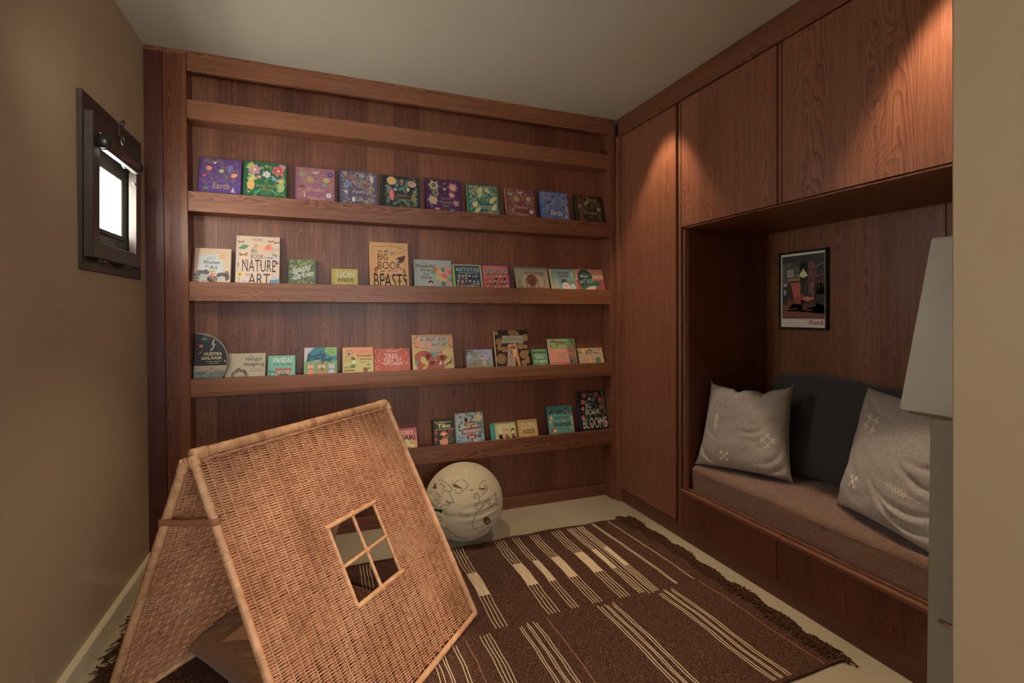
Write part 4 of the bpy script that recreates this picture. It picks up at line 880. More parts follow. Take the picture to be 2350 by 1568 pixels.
def ar_bedtime(a):
    a.R(0, 1, 0, .27, C(60, 118, 104)); a.up(); br = C(46, 72, 56); a.L([(.20, .02), (.32, .10), (.42, .22)], .012, br); a.L([(.02, .26), (.2, .22), (.35, .25)], .012, br)
    for i in range(14): a.leaf(.12+.025*i, .10+.02*(i % 4), .05, .012, i, br)
    for x in (.14, .48): a.G([(x-.10, .24), (x-.03, .20), (x, .14), (x+.05, .20), (x+.10, .17), (x+.05, .27), (x-.08, .29)], C(40, 36, 36)); a.E(x, .235, .035, .02, C(190, 150, 110))
    a.E(.75, .22, .07, .045, C(196, 90, 76)); a.leaf(.76, .20, .16, .03, 1.4, C(40, 84, 104)); a.leaf(.78, .25, .2, .02, -.7, C(196, 90, 76)); a.E(.70, .29, .10, .02, C(40, 96, 100)); a.D(.31, .335, .02, WHT)
    for x, y, l in ((.13, .42, 1), (.96, .48, -1)): a.E(x, y, .05, .08, C(196, 156, 110), .4*l); a.leaf(x-.02*l, y+.05, .18, .05, -1.7, C(196, 156, 110)); a.E(x-.01, y+.10, .02, .03, C(120, 76, 56))
    a.E(.20, .88, .12, .09, C(150, 84, 60), .3); a.up(); a.E(.23, .90, .07, .05, C(196, 180, 156), .3); a.L([(.78, .90), (.84, .82), (.92, .80), (.99, .88)], .05, C(196, 160, 90)); a.L([(.78, .90), (.82, .84)], .04, INK)
    a.T('The bedtime book of', .25, .83, .37, .50, C(30, 50, 50), .004, .1, arc=.0, rot=-.01); a.T('Animals', .19, .88, .57, .77, INK, .012, .05); a.E(.60, .555, .08, .02, C(200, 120, 90)); a.T('Take a look at more than 50', .38, .80, .83, .86, C(40, 70, 64)); a.T('of your favourite animals', .42, .78, .89, .915, C(40, 70, 64))
def ar_blooms(a):
    r = random.Random(2); g = C(70, 96, 56)
    for i in range(16): a.frond(r.choice((r.uniform(.08, .3), r.uniform(.72, .95), r.uniform(.3, .7))), r.uniform(.25, 1.0), .2, r.uniform(1, 2.2), g, 5, .009)
    for i in range(90): a.D(r.uniform(.05, .96), r.uniform(.5, 1), .006, C(170, 150, 80), 5)
    a.up()
    for x, y, q, c in ((.22, .10, .08, C(170, 80, 84)), (.16, .27, .075, C(196, 110, 80)), (.40, .20, .05, C(196, 180, 90)), (.53, .22, .07, C(90, 96, 160)), (.66, .10, .08, C(130, 76, 60)), (.80, .24, .09, C(190, 74, 84)), (.14, .44, .06, C(190, 110, 84)), (.12, .66, .065, C(190, 84, 74)), (.80, .42, .08, C(150, 90, 70)), (.92, .84, .08, C(170, 70, 66)), (.50, .56, .05, C(196, 130, 84)), (.40, .85, .04, C(190, 110, 90)), (.66, .80, .05, C(196, 140, 70))): a.flower(x, y, q, c, C(80, 50, 30), 6, x*5)
    a.L([(.86, .12), (.93, .16), (.92, .3), (.90, .45), (.93, .6)], .018, C(150, 140, 130)); a.leaf(.84, .12, .2, .02, 1.1, C(150, 130, 80)); a.up(2)
    w = C(186, 184, 174); a.T('YUVAL ZOMMER', .32, .55, .07, .12, C(120, 120, 110)); a.T('THE', .24, .32, .24, .28, w); a.T('BIG', .24, .44, .30, .44, w, -.006); a.T('BOOK', .23, .74, .46, .60, w, -.006); a.T('OF', .34, .40, .62, .66, w); a.T('BLOOMS', .10, .95, .68, .95, w, -.004)
BK = {
 'earth': (-0.5468, 0.2148, 0.3146, 0.026, 0.2342, 3.2467, 1.9975, 0.2159),
 'plants': (-0.3114, 0.2308, 0.3203, 0.026, 0.23, 3.2467, 1.9974, 0.2216),
 'wonders_pink': (-0.0333, 0.224, 0.3145, 0.026, 0.2342, 3.2467, 1.9975, 0.2158),
 'aquatic': (0.2223, 0.2274, 0.3204, 0.026, 0.2299, 3.2467, 1.9974, 0.2218),
 'treasures': (0.4898, 0.2402, 0.3148, 0.026, 0.234, 3.2467, 1.9975, 0.2161),
 'weird': (0.7736, 0.2415, 0.3223, 0.026, 0.2285, 3.2467, 1.9974, 0.2236),
 'animals': (1.0495, 0.2257, 0.3086, 0.028, 0.2322, 3.2468, 1.9979, 0.2103),
 'wonders_red': (1.3309, 0.2235, 0.3077, 0.028, 0.2328, 3.2468, 1.998, 0.2095),
 'birds': (1.6003, 0.2258, 0.307, 0.028, 0.2334, 3.2468, 1.998, 0.2088),
 'dinosaurs': (1.8895, 0.2252, 0.3042, 0.028, 0.2356, 3.2468, 1.998, 0.2059),
 'women_art': (-0.6006, 0.193, 0.289, 0.03, 0.2411, 3.2469, 1.4977, 0.2025),
 'nature_art': (-0.3498, 0.2316, 0.3792, 0.014, 0.2261, 3.2464, 1.4936, 0.2889),
 'darkness': (-0.1072, 0.1548, 0.2567, 0.012, 0.3457, 3.2467, 1.4946, 0.1635),
 'lion_b': (0.1399, 0.1567, 0.1997, 0.02, 0.3683, 3.2545, 1.4977, 0.1085),
 'beasts': (0.4137, 0.2434, 0.3807, 0.014, 0.2251, 3.2464, 1.4936, 0.2905),
 'wonderful': (0.7028, 0.2551, 0.2824, 0.012, 0.3131, 3.2466, 1.4942, 0.1901),
 'artistas': (0.9416, 0.2034, 0.2584, 0.014, 0.3351, 3.2468, 1.4951, 0.1662),
 'creativas': (1.1485, 0.2008, 0.2653, 0.014, 0.3261, 3.2467, 1.495, 0.1733),
 'water': (1.4261, 0.2579, 0.2559, 0.012, 0.3468, 3.2467, 1.4946, 0.1627),
 'gaudi': (1.6743, 0.2023, 0.2523, 0.012, 0.352, 3.2467, 1.4946, 0.159),
 'hat': (1.9019, 0.2404, 0.2577, 0.012, 0.3444, 3.2467, 1.4946, 0.1645),
 'galaxia': (-0.6189, 0.1326, 0.3519, 0.02, 0.2264, 3.2465, 0.957, 0.2745),
 'hedgehog': (-0.4183, 0.2104, 0.2225, 0.006, 0.3683, 3.2593, 0.9547, 0.1422),
 'pandas': (-0.223, 0.1497, 0.1987, 0.018, 0.3683, 3.2567, 0.959, 0.1225),
 'breathe': (-0.0034, 0.1911, 0.2491, 0.008, 0.3683, 3.2479, 0.9554, 0.1682),
 'griswald': (0.2182, 0.1895, 0.2428, 0.012, 0.3665, 3.2468, 0.9568, 0.1632),
 'treefull': (0.4323, 0.2289, 0.2303, 0.01, 0.3683, 3.2528, 0.9561, 0.1507),
 'firstbook': (0.7016, 0.2744, 0.3112, 0.016, 0.27, 3.2466, 0.9568, 0.2331),
 'garden': (1.0256, 0.1991, 0.2047, 0.01, 0.3683, 3.262, 0.9561, 0.1262),
 'magictree': (1.2678, 0.2542, 0.3367, 0.012, 0.2614, 3.2464, 0.9556, 0.2575),
 'women': (1.489, 0.1277, 0.1964, 0.01, 0.3683, 3.265, 0.9561, 0.1182),
 'lasttree': (1.6683, 0.2223, 0.2695, 0.012, 0.3287, 3.2466, 0.9564, 0.1903),
 'greetings': (1.9156, 0.2154, 0.1942, 0.008, 0.3683, 3.2676, 0.9554, 0.1156),
 'hidden': (-0.4583, 0.1756, 0.213, 0.02, 0.3683, 3.2497, 0.4457, 0.1326),
 'safari': (0.497, 0.1916, 0.209, 0.018, 0.3683, 3.253, 0.445, 0.1288),
 'tiko': (0.7763, 0.154, 0.2523, 0.016, 0.3352, 3.2469, 0.4438, 0.1696),
 'adventure': (0.9552, 0.1967, 0.2803, 0.02, 0.2857, 3.2468, 0.4441, 0.1982),
 'artists': (1.206, 0.1907, 0.1945, 0.02, 0.3683, 3.2563, 0.4457, 0.1159),
 'lion_d': (1.3903, 0.153, 0.2002, 0.02, 0.3683, 3.2543, 0.4457, 0.121),
 'bedtime': (1.6509, 0.2053, 0.2815, 0.02, 0.2844, 3.2468, 0.4441, 0.1993),
 'blooms': (1.9231, 0.2398, 0.3738, 0.02, 0.2129, 3.2465, 0.4427, 0.29),
}

# key: (art, base colour, spine colour, label)
BOOKS = {
 'earth': (ar_earth, (84, 58, 118), None, 'purple hardback titled Earth in gold filigree, leftmost on the shelf of ornate books'),
 'plants': (ar_plants, (28, 92, 60), None, 'green hardback The Secret World of Plants with large pink and red flowers'),
 'wonders_pink': (ar_wonders, (138, 82, 108), None, 'mauve pink hardback titled Wonders of Nature, right of the green plant book'),
 'aquatic': (ar_aquatic, (80, 76, 104), None, 'slate-violet hardback Aquatic Life covered in gold sea creatures'),
 'treasures': (ar_treasures, (42, 44, 46), (30, 70, 58), "charcoal hardback Nature's Treasures with shell, cocoa pod and teal sprigs"),
 'weird': (ar_weird, (66, 34, 74), None, 'deep purple hardback Weird and Wonderful Nature with creatures in coloured splashes'),
 'animals': (ar_animals, (8, 96, 88), (100, 130, 96), 'teal hardback Animals with dense gold filigree on the top book shelf'),
 'wonders_red': (ar_wonders, (112, 48, 56), (140, 104, 84), 'maroon hardback titled Wonders of Nature, between the teal and blue books'),
 'birds': (ar_birds, (66, 96, 152), (60, 96, 150), 'cornflower blue hardback titled Birds with grey-gold plumage pattern'),
 'dinosaurs': (ar_dinos, (40, 38, 24), (40, 60, 44), 'blackish green hardback titled Dinosaurs with antique gold pattern'),
 'women_art': (ar_women, (176, 146, 118), (92, 46, 38), 'blush-coloured gift book Women in Art with three cartoon faces'),
 'nature_art': (ar_nature, (178, 154, 132), None, 'tall pale book The Big Book of Nature Art covered in collage creatures'),
 'darkness': (ar_dark, (84, 92, 74), None, 'small leafy green book Beautiful Darkness with white script title'),
 'lion_b': (ar_lion, (164, 148, 74), None, 'small yellow book The Lion Inside beside the tall orange beasts book'),
 'beasts': (ar_beasts, (190, 142, 86), None, 'tall orange book The Big Book of Beasts with hand-drawn lettering'),
 'wonderful': (ar_wonderful, (142, 150, 140), None, 'pale sage book The Wonderful Things You Will Be with a bunch of balloons'),
 'artistas': (ar_artistas, (34, 76, 88), (160, 160, 84), 'navy book Artistas framed in lime with rows of cartoon people'),
 'creativas': (ar_creativas, (186, 84, 76), (74, 54, 104), 'coral red book Creativas with purple edges and rows of women'),
 'water': (ar_water, (148, 138, 106), (110, 130, 110), 'sage and sand book The Water Princess with a girl seen from above'),
 'gaudi': (ar_gaudi, (104, 144, 132), (190, 156, 90), 'teal biography with a cartoon old man in a brown hat and purple title'),
 'hat': (ar_hat, (160, 104, 90), (196, 132, 104), 'pinkish book with a big dark green hat on its cover, rightmost on its shelf'),
 'galaxia': (None, (20, 26, 34), None, 'half-round space board book Nuestra Galaxia at the shelf left end'),
 'hedgehog': (ar_hedgehog, (156, 142, 112), None, 'wide plain beige book The Hungry Hedgehog with a spiny hedgehog'),
 'pandas': (ar_pandas, (92, 158, 134), None, 'small mint green board book The Pandas Who Promised with two red pandas'),
 'breathe': (ar_breathe, (96, 138, 92), None, 'teal and green book Breathe like a Bear with three animals'),
 'griswald': (ar_griswald, (180, 152, 96), (60, 54, 50), 'peach-yellow picture book with a leafy garden and a gnome in a green hat'),
 'treefull': (ar_tree, (168, 76, 64), None, 'wide red mottled book Tree Full of Wonder with white lettering'),
 'firstbook': (ar_first, (186, 164, 104), None, 'large ochre book A First Book of Nature with a red squirrel'),
 'garden': (ar_garden, (148, 156, 168), (92, 60, 54), 'pale blue book Magical Garden partly behind the black and gold book'),
 'magictree': (ar_magic, (46, 34, 28), (196, 160, 100), 'tall black and gold book The Magical Tree with ringed disc pattern'),
 'women': (ar_great, (74, 130, 74), (40, 70, 44), 'small bright green book Great Women with white hand lettering'),
 'lasttree': (ar_last, (196, 128, 100), (170, 130, 130), 'salmon book The Last Tree with green branches across the top'),
 'greetings': (ar_greet, (176, 154, 116), None, 'small cream book Greetings, Feelings with leafy top, at the right end of the shelf'),
 'hidden': (ar_hidden, (62, 32, 34), None, 'dark book almost hidden behind the rattan tent ridge, only its top corner showing'),
 'safari': (ar_safari, (190, 110, 86), None, 'pink and orange board book Sensory Safari half hidden by the rattan tent'),
 'tiko': (ar_tiko, (40, 38, 20), (14, 16, 18), 'dark jungle green book with a smiling monkey holding a map, on the lowest shelf'),
 'adventure': (ar_adventure, (140, 148, 150), None, 'pale blue Nature Adventure Book with a red signpost framed by palm leaves'),
 'artists': (ar_artists, (164, 158, 84), (56, 128, 120), 'small yellow board book Artists with a teal spine and cartoon people'),
 'lion_d': (ar_lion, (176, 138, 66), (140, 108, 56), 'small mustard book The Lion Inside on the lowest shelf'),
 'bedtime': (ar_bedtime, (84, 142, 120), (60, 90, 120), 'sea-green book The Bedtime Book of Animals with giraffe and parrot'),
 'blooms': (ar_blooms, (28, 26, 20), (40, 56, 90), 'tall black book The Big Book of Blooms covered in flowers'),
}
def book(key):
    art, base, spine, label = BOOKS[key]; xc, w, H, t, th, yb, z0, vis = BK[key]
    zs = z0-t*math.sin(th)
    if key == 'women_art': xc += .012
    if key == 'galaxia': xc += .006
    root = empty('book', (xc, yb, z0+.0006), label, 'book'); root.rotation_euler = (-th, 0, 0); root['group'] = 'picture books on the ledges'
    base = C(*base); sp_ = C(*spine) if spine else tuple(v*.85 for v in base)
    e = .0025 if t > .011 else .001
    def bx(bm, x0, x1, y0, y1, z0_, z1, bev=.0008):
        r = bmesh.ops.create_cube(bm, size=1, matrix=Matrix.Translation(((x0+x1)/2, (y0+y1)/2, (z0_+z1)/2)) @ Matrix.Diagonal((x1-x0, y1-y0, z1-z0_, 1)))
        if bev: bmesh.ops.bevel(bm, geom=list({ed for v in r['verts'] for ed in v.link_edges}), offset=bev, segments=1, affect='EDGES')
    bm = bmesh.new(); bx(bm, -w/2, w/2, 0, e, 0, H); me = from_bm('front_cover', bm); paint(me, base); link('front_cover', me, M_PRINT, root, True)
    bm = bmesh.new(); bx(bm, -w/2, w/2, t-e, t, 0, H); me = from_bm('back_cover', bm); paint(me, base); link('back_cover', me, M_PRINT, root, True)
    bm = bmesh.new(); n = 8
    if t > .009:
        # rounded spine on the left
        A = [];
        for zz in (0, H):
            A.append([bm.verts.new((-w/2-.0035*math.sin(math.pi*i/n)-.0002, t*i/n, zz)) for i in range(n+1)] + [bm.verts.new((-w/2+.003, t, zz)), bm.verts.new((-w/2+.003, 0, zz))])
        m_ = len(A[0])
        for i in range(m_): bm.faces.new((A[0][i], A[0][(i+1) % m_], A[1][(i+1) % m_], A[1][i]))
        bm.faces.new(A[0][::-1]); bm.faces.new(A[1]); bmesh.ops.recalc_face_normals(bm, faces=bm.faces[:])
    else: bx(bm, -w/2-.0006, -w/2+.002, 0, t, 0, H, 0)
    me = from_bm('spine', bm); paint(me, sp_); link('spine', me, M_PRINT, root, True)
    bm = bmesh.new(); bx(bm, -w/2+.003, w/2-.003, e, t-e, .003, H-.003, 0); link('pages', from_bm('pages', bm), M_PAGE, root, True)
    a = Art(w, vis); a.up(); art(a)
    if t > .011: a.lay = 0; a.R(.045, .052, 0, H/vis, tuple(v*.55 for v in base))
    me = a.to_mesh('cover_print')
    co = np.zeros(len(me.vertices)*3, dtype=np.float32); me.vertices.foreach_get('co', co); co = co.reshape(-1, 3)
    co[:, 0] -= w/2; co[:, 2] += H; co[:, 1] *= -1
    co[:, 2] = np.maximum(co[:, 2], .002)
    me.vertices.foreach_set('co', co.ravel()); me.update()
    link('cover_print', me, M_PRINT, root, True)
    if key == 'plants':
        bm = bmesh.new(); q = [bm.verts.new(p) for p in ((w/2-.012, t-.0105, H*.56), (w/2+.011, t-.0105, H*.595), (w/2+.001, t-.0105, H*.64), (w/2-.012, t-.0105, H*.65))]; r = [bm.verts.new((v.co.x, v.co.y+.001, v.co.z)) for v in q]
        bm.faces.new(q); bm.faces.new(r[::-1])
        for i in range(4): bm.faces.new((q[i], r[i], r[(i+1) % 4], q[(i+1) % 4]))
        bmesh.ops.recalc_face_normals(bm, faces=bm.faces[:]); me = from_bm('page_marker', bm); paint(me, C(150, 60, 48)); o = link('page_marker', me, M_PRINT, root, True); o['label'] = 'small red page marker'
    return root
for k_ in BOOKS:
    if k_ == 'galaxia': continue
    book(k_)
# half-round board book
def galaxia():
    xc, w, H, t, th, yb, z0, vis = BK['galaxia']; R_ = .172; x0 = -.676
    root = empty('book', (x0, yb+.004, z0+.0006), BOOKS['galaxia'][3], 'book'); root['group'] = 'picture books on the ledges'; root.rotation_euler = (-th, 0, 0)
    n = 28; pts = [(R_*math.sin(a), R_*(1-math.cos(a))) for a in np.linspace(0, math.pi, n)]
    def slab(name, s, y0, y1, mat, col):
        bm = bmesh.new(); A = [bm.verts.new((x*s, y0, R_+(z-R_)*s)) for x, z in pts]; B = [bm.verts.new((x*s, y1, R_+(z-R_)*s)) for x, z in pts]
        bm.faces.new(A); bm.faces.new(B[::-1])
        for i in range(n): bm.faces.new((A[i], B[i], B[(i+1) % n], A[(i+1) % n]))
        bmesh.ops.recalc_face_normals(bm, faces=bm.faces[:]); me = from_bm(name, bm); paint(me, col); link(name, me, mat, root, True)
    slab('front_cover', 1, 0, .003, M_PRINT, C(120, 104, 88)); slab('pages', .985, .003, t-.003, M_PAGE, (1, 1, 1)); slab('back_cover', 1, t-.003, t, M_PRINT, C(40, 40, 44))
    a = Art(R_, 2*R_); a.lay = 0
    def half(y0, y1, s, col):
        q = []
        for y in np.linspace(y0, y1, 14):
            c = 1-2*y; q.append((s*math.sqrt(max(0, 1-c*c/s/s)) if abs(c) < s else 0, y))
        a.G([(0.004, y0), (0.004, y1)]+q[::-1], col)
    half(.02, .98, .96, C(20, 26, 34)); a.up(); half(.57, .98, .96, C(86, 104, 96)); a.up(); r = random.Random(3)
    half(.57, .66, .96, C(150, 128, 100)); half(.93, .98, .96, C(160, 150, 120)); a.up()
    for i in range(40):
        y = r.uniform(.60, .94); x = r.uniform(.05, .8*math.sqrt(max(.05, 1-(1-2*y)**2)))
        a.E(x, y, r.uniform(.04, .12), .012, r.choice((C(150, 150, 130), C(110, 124, 112), C(60, 84, 84), C(170, 160, 136))), r.uniform(-.1, .1), 8)
    a.D(.26, .12, .065, C(70, 104, 92)); a.E(.26, .12, .14, .016, C(90, 110, 100), .1); a.D(.18, .24, .06, C(170, 92, 66)); a.D(.90, .50, .025, C(190, 150, 90))
    a.L([(.55, .13), (.50, .22), (.58, .20), (.52, .28), (.46, .32)], .03, C(190, 184, 160)); a.L([(.1, .38), (.22, .33)], .025, C(160, 84, 60))
    for i in range(24): a.D(r.uniform(.05, .7), r.uniform(.08, .5), .006, C(150, 150, 140), 5)
    a.up(2); g = C(196, 172, 116); a.T('NUESTRA', .28, .80, .345, .40, g, .02); a.T('GALAXIA', .20, .80, .415, .47, g, .02); a.T('PRIMERA AVENTURA', .36, .80, .495, .51, g); a.T('EN EL ESPACIO', .44, .72, .525, .54, g)
    me = a.to_mesh('cover_print')
    for v in me.vertices: v.co.z += 2*R_; v.co.y *= -1
    link('cover_print', me, M_PRINT, root, True)
galaxia()

# poster print (flat picture inside the frame; generic fireside room)
def poster():
    a = Art(.299, .456); a.lay = 0; k = 1.25
    def K(r, g, b): return C(r, g, b, 2.0)
    a.R(0, 1, 0, 1, K(166, 166, 160)); a.up(); X0, X1, Y0, Y1 = .03, .985, .03, .885
    def X(x): return X0+(X1-X0)*x
    def Y(y): return Y0+(Y1-Y0)*y
    def Rr(x0, x1, y0, y1, c): a.R(X(x0), X(x1), Y(y0), Y(y1), c)
    def Gg(p, c): a.G([(X(x), Y(y)) for x, y in p], c)
    Rr(0, 1, 0, 1, K(44, 46, 44)); a.up()
    Gg([(0, .12), (.22, .10), (.45, .2), (.45, .45), (0, .45)], K(70, 74, 60)); Gg([(0, .70), (.5, .66), (1, .72), (1, 1), (0, 1)], K(92, 56, 42)); Gg([(.3, .74), (1, .76), (1, .92), (.1, .88)], K(118, 64, 48)); a.up()
    for p in (((.20, .16), (.50, .02), (.52, .05), (.24, .19)), ((.42, .2), (.62, .08), (.62, .11), (.43, .24))): Gg(p, K(62, 50, 42))
    Gg([(.12, .34), (.44, .32), (.44, .44), (.14, .40)], K(122, 106, 74)); Rr(.44, .62, .12, .46, K(30, 32, 32)); Gg([(.64, .10), (.78, .12), (.78, .60), (.64, .62)], K(94, 62, 50)); r = random.Random(3); a.up()
    for i in range(70): x = r.uniform(.65, .77); y = r.uniform(.14, .6); Rr(x, x+.03, y, y+.008, r.choice((K(120, 84, 66), K(66, 44, 38))))
    Rr(.58, 1, .40, .44, K(78, 40, 34)); Gg([(.76, .46), (1, .44), (1, .80), (.76, .74)], K(34, 30, 28))
    for x in np.arange(.72, 1, .05): Rr(x, x+.035, .445, .47, K(140, 92, 74))
    for y in np.arange(.47, .72, .035): Rr(.72, .77, y, y+.022, K(134, 84, 68))
    for x, h, w_ in ((.86, .16, .05), (.92, .20, .06), (.97, .14, .05)): Gg([(x-w_, .62), (x-w_*.4, .62-h*.6), (x, .62-h), (x+w_*.2, .62-h*.4), (min(1, x+w_*.6), .62)], K(206, 150, 84))
    Gg([(.80, .19), (.99, .13), (.99, .32), (.80, .36)], K(120, 80, 66)); a.up(); Gg([(.82, .205), (.985, .155), (.985, .305), (.82, .34)], K(40, 44, 56))
    for x0, x1, y0, y1 in ((.10, .32, .20, .36), (.34, .42, .27, .36), (.01, .14, .41, .50)): Rr(x0, x1, y0, y1, K(26, 24, 22)); a.up(); Rr(x0+.015, x1-.015, y0+.012, y1-.012, K(120, 116, 104)); a.lay -= 1
    Gg([(.42, .33), (.46, .27), (.52, .24), (.58, .27), (.63, .33), (.52, .36)], K(184, 168, 112)); Rr(.50, .54, .22, .25, K(160, 140, 90))
    # armchair and footstool
    Gg([(.16, .44), (.20, .40), (.44, .40), (.48, .46), (.47, .70), (.24, .72), (.20, .60)], K(54, 34, 30)); a.up(); Gg([(.21, .43), (.43, .42), (.46, .48), (.44, .66), (.29, .66)], K(150, 76, 58)); a.up()
    for i in range(16): a.D(X(.24+.05*(i % 4)), Y(.46+.05*(i//4)), .008, K(96, 44, 36), 6)
    Gg([(.27, .66), (.50, .62), (.56, .66), (.50, .78), (.28, .76)], K(120, 58, 46)); Gg([(.46, .70), (.78, .68), (.80, .80), (.50, .86)], K(64, 40, 34)); a.up(); Gg([(.46, .69), (.60, .65), (.79, .68), (.62, .73)], K(160, 96, 72))
    Gg([(.02, .62), (.12, .61), (.12, .76), (.02, .78)], K(38, 44, 40)); Gg([(.04, .54), (.10, .54), (.10, .62), (.04, .62)], K(120, 120, 110))
    for i in range(30): x = r.uniform(.02, .9); Rr(x, x+.07, .86+r.random()*.12, .865+r.random()*.12, K(130, 76, 52)) if False else a.E(X(x), Y(r.uniform(.80, .97)), .05, .006, K(128, 78, 56), -.1, 8)
    a.up(); a.T('Read.', .66, .985, .90, .96, K(170, 44, 44), .02)
    me = a.to_mesh('poster_print')
    for v in me.vertices:                         # cover x -> -y, print normal -> -x
        x, y, z = v.co; v.co = (2.7445-(y-.0002), 2.3495-x, 1.772+z)
    me.update(); link('poster', me, M_PRINT, pf)
    box('backing', 2.7455, 2.7605, 2.048, 2.352, 1.312, 1.776, M_PAGE, pf, 0)
poster()

# ================================================================ RATTAN TENT
TA, TB, TC_ = np.array([-.38, 1.821, .954]), np.array([.30, 2.54, .954]), np.array([.659, 2.19, .026])
TU = (TB-TA)/np.linalg.norm(TB-TA)
TR = TC_-TB; TD = TA+TR
TL_ = np.array([-.303, .286, -.928]); TE = TA+TL_; TF = TB+TL_
tent = empty('rattan_tent', (-.03, 2.17, 0), 'woven rattan A-frame play tent with a four-pane window, standing on the striped rug', 'play tent')
def weave(name, P0, U, Dn, L, H, out, pitch, hole=None, seed=0, mat=None, stakes=26, inset=.012):
    """rows of cane woven over and under upright stakes; real strands, joined as one stuff mesh"""
    rs = np.random.RandomState(seed); sp = L/stakes; rows = int((H-.03)/pitch); paths = []
    for i in range(rows):
        t = .018+i*pitch
        segs = [(inset, L-inset)]
        if hole and hole[2] < t < hole[3]: segs = [(inset, hole[0]), (hole[1], L-inset)]
        ph = math.pi*(i % 2); dt = rs.normal(0, .00035)
        for s0, s1 in segs:
            n = max(4, int((s1-s0)/sp*5)); s = np.linspace(s0, s1, n)
            z = .0042*np.cos(math.pi*s/sp+ph)*(1+.15*np.sin(s*31+i))
            wv = .0014*np.sin(s*9+i*.05)+.0009*np.sin(math.pi*s/sp*1+ph)+.0007*np.sin(s*40+i*.7)
            paths.append(P0+U*s[:, None]+Dn*(t+dt+wv)[:, None]+out*z[:, None])
    me = tubes_mesh(name, paths, pitch*.50, 5, caps=False)
    o = link(name, me, mat or M_RAT, tent); o['kind'] = 'stuff'
    st = []
    for k in range(stakes+1):
        s = min(max((k)*sp, inset), L-inset)
        if hole and hole[0] < s < hole[1]:
            st += [[P0+U*s+Dn*t for t in np.linspace(.01, hole[2], 8)], [P0+U*s+Dn*t for t in np.linspace(hole[3], H-.01, 8)]]
        else: st.append([P0+U*s+Dn*t for t in np.linspace(.01, H-.01, 16)])
    o2 = link('stakes', tubes_mesh('stakes', st, .0024, 6, caps=False), M_RATP, o); o2['kind'] = 'stuff'
    return o
def pole(name, P0, P1, r, pitch=.0052, amp=.16, sag=0, rnd=0, parent=None, sides=12):
    P, rr = coil(P0, P1, r, pitch, amp, sides, 2, sag, rnd)
    return link(name, tubes_mesh(name, [P], [rr], sides), M_RATP, parent or tent)
Dn = TR/np.linalg.norm(TR); SH = np.linalg.norm(TR); LL = np.linalg.norm(TB-TA)
outR = np.cross(Dn, TU); outR = outR if outR[0] > 0 else -outR
HOLE = (.386, .652, .395, .697)
weave('front_panel', TA, TU, Dn, LL, SH, outR, .0045, HOLE, 1)
DnL = TL_/np.linalg.norm(TL_); SHL = np.linalg.norm(TL_)
outL = np.cross(TU, DnL); outL = outL if outL[0] < 0 else -outL
LA = TA+DnL*.026+outL*.010
weave('rear_panel', LA, TU, DnL, LL, SHL-.01, outL, .0052, None, 2)
pole('ridge_pole', TA-TU*.004, TB+TU*.004, .0165, .007, .10, rnd=1)
pole('side_pole', TA+Dn*.012, TA+TR, .0125, .0058, .20, rnd=2)
pole('side_pole', TB+Dn*.012, TB+TR, .0115, .0058, .20, rnd=3)
pole('bottom_pole', TA+TR-TU*.004, TB+TR+TU*.004, .0125, .010, .04, rnd=4)
pole('rear_top_pole', LA-TU*.012, LA+TU*LL, .0115, .006, .06, rnd=5)
pole('rear_side_pole', LA-TU*.008+DnL*.0, LA+DnL*SHL*.998-TU*.008, .0135, .0056, .18, rnd=6)
pole('rear_side_pole', LA+TU*LL, LA+TU*LL+DnL*SHL*.998, .0125, .0045, .09, rnd=7)
pole('rear_bottom_pole', LA+DnL*(SHL-.016)-TU*.01, LA+TU*LL+DnL*(SHL-.016), .0125, .0052, .09, rnd=8)
# wrapped knots and bands
def band(p, ax, r, w, n=5, mat=None, par=None):
    ax = ax/np.linalg.norm(ax); P = [p+ax*x for x in np.linspace(-w/2, w/2, n)]
    return link('lashing', tubes_mesh('lashing', [P], [[r*(1+.05*(i % 2)) for i in range(n)]], 12), mat or M_RATP, par or tent)
for s in (.022, .25, .50, .74, .965): band(TA+TU*LL*s, TU, .0178 if s > .1 and s < .9 else .0195, .030 if .1 < s < .9 else .05, 7, M_BAND if .1 < s < .9 else None)
for P in (TA+Dn*.022, TB+Dn*.022): band(P, Dn, .0165, .035, 9)
band(LA+DnL*.02-TU*.008, DnL, .0165, .04, 9)
for s in (.2, .36, .52, .7, .85): band(LA+DnL*SHL*s-TU*.008, DnL, .0145, .012, 5)
for s in (.16, .33, .42, .6, .78): band(TA+TR*s, Dn, .0135, .012, 5)
# plaited edge under the ridge
pl = [[TA+TU*s+Dn*(.026+.0035*math.sin(s*170+q*2.1))+outR*(.005+.0035*math.cos(s*170+q*2.1)) for s in np.linspace(.02, LL-.01, 260)] for q in range(3)]
link('plaited_edge', tubes_mesh('plait', pl, .0024, 6), M_RAT, tent)
wf0 = empty('window_frame', tuple(TA+TU*.52+Dn*.55)); wf0.parent = tent; wf0.location = Vector(TA+TU*.52+Dn*.55)-tent.location
def W3(s, t, o=.004): return TA+TU*s+Dn*t+outR*o
h0, h1, t0, t1 = HOLE
pole('window_rail', W3(h0-.014, t0+.002), W3(h1+.012, t0+.002), .0098, .010, .05, rnd=11, parent=wf0, sides=10)
pole('window_rail', W3(h0-.008, t1-.002), W3(h1+.014, t1-.002), .0100, .010, .05, rnd=12, parent=wf0, sides=10)
pole('window_stile', W3(h0+.002, t0, 0), W3(h0+.002, t1, 0), .0065, .0045, .12, rnd=13, parent=wf0, sides=10)
pole('window_stile', W3(h1-.002, t0, 0), W3(h1-.002, t1, 0), .0065, .0045, .12, rnd=14, parent=wf0, sides=10)
tm = t0+(t1-t0)*.50; sm = h0+(h1-h0)*.49
pole('muntin', W3(sm, t0), W3(sm+.004, t1), .0070, .008, .08, rnd=15, parent=wf0, sides=10)
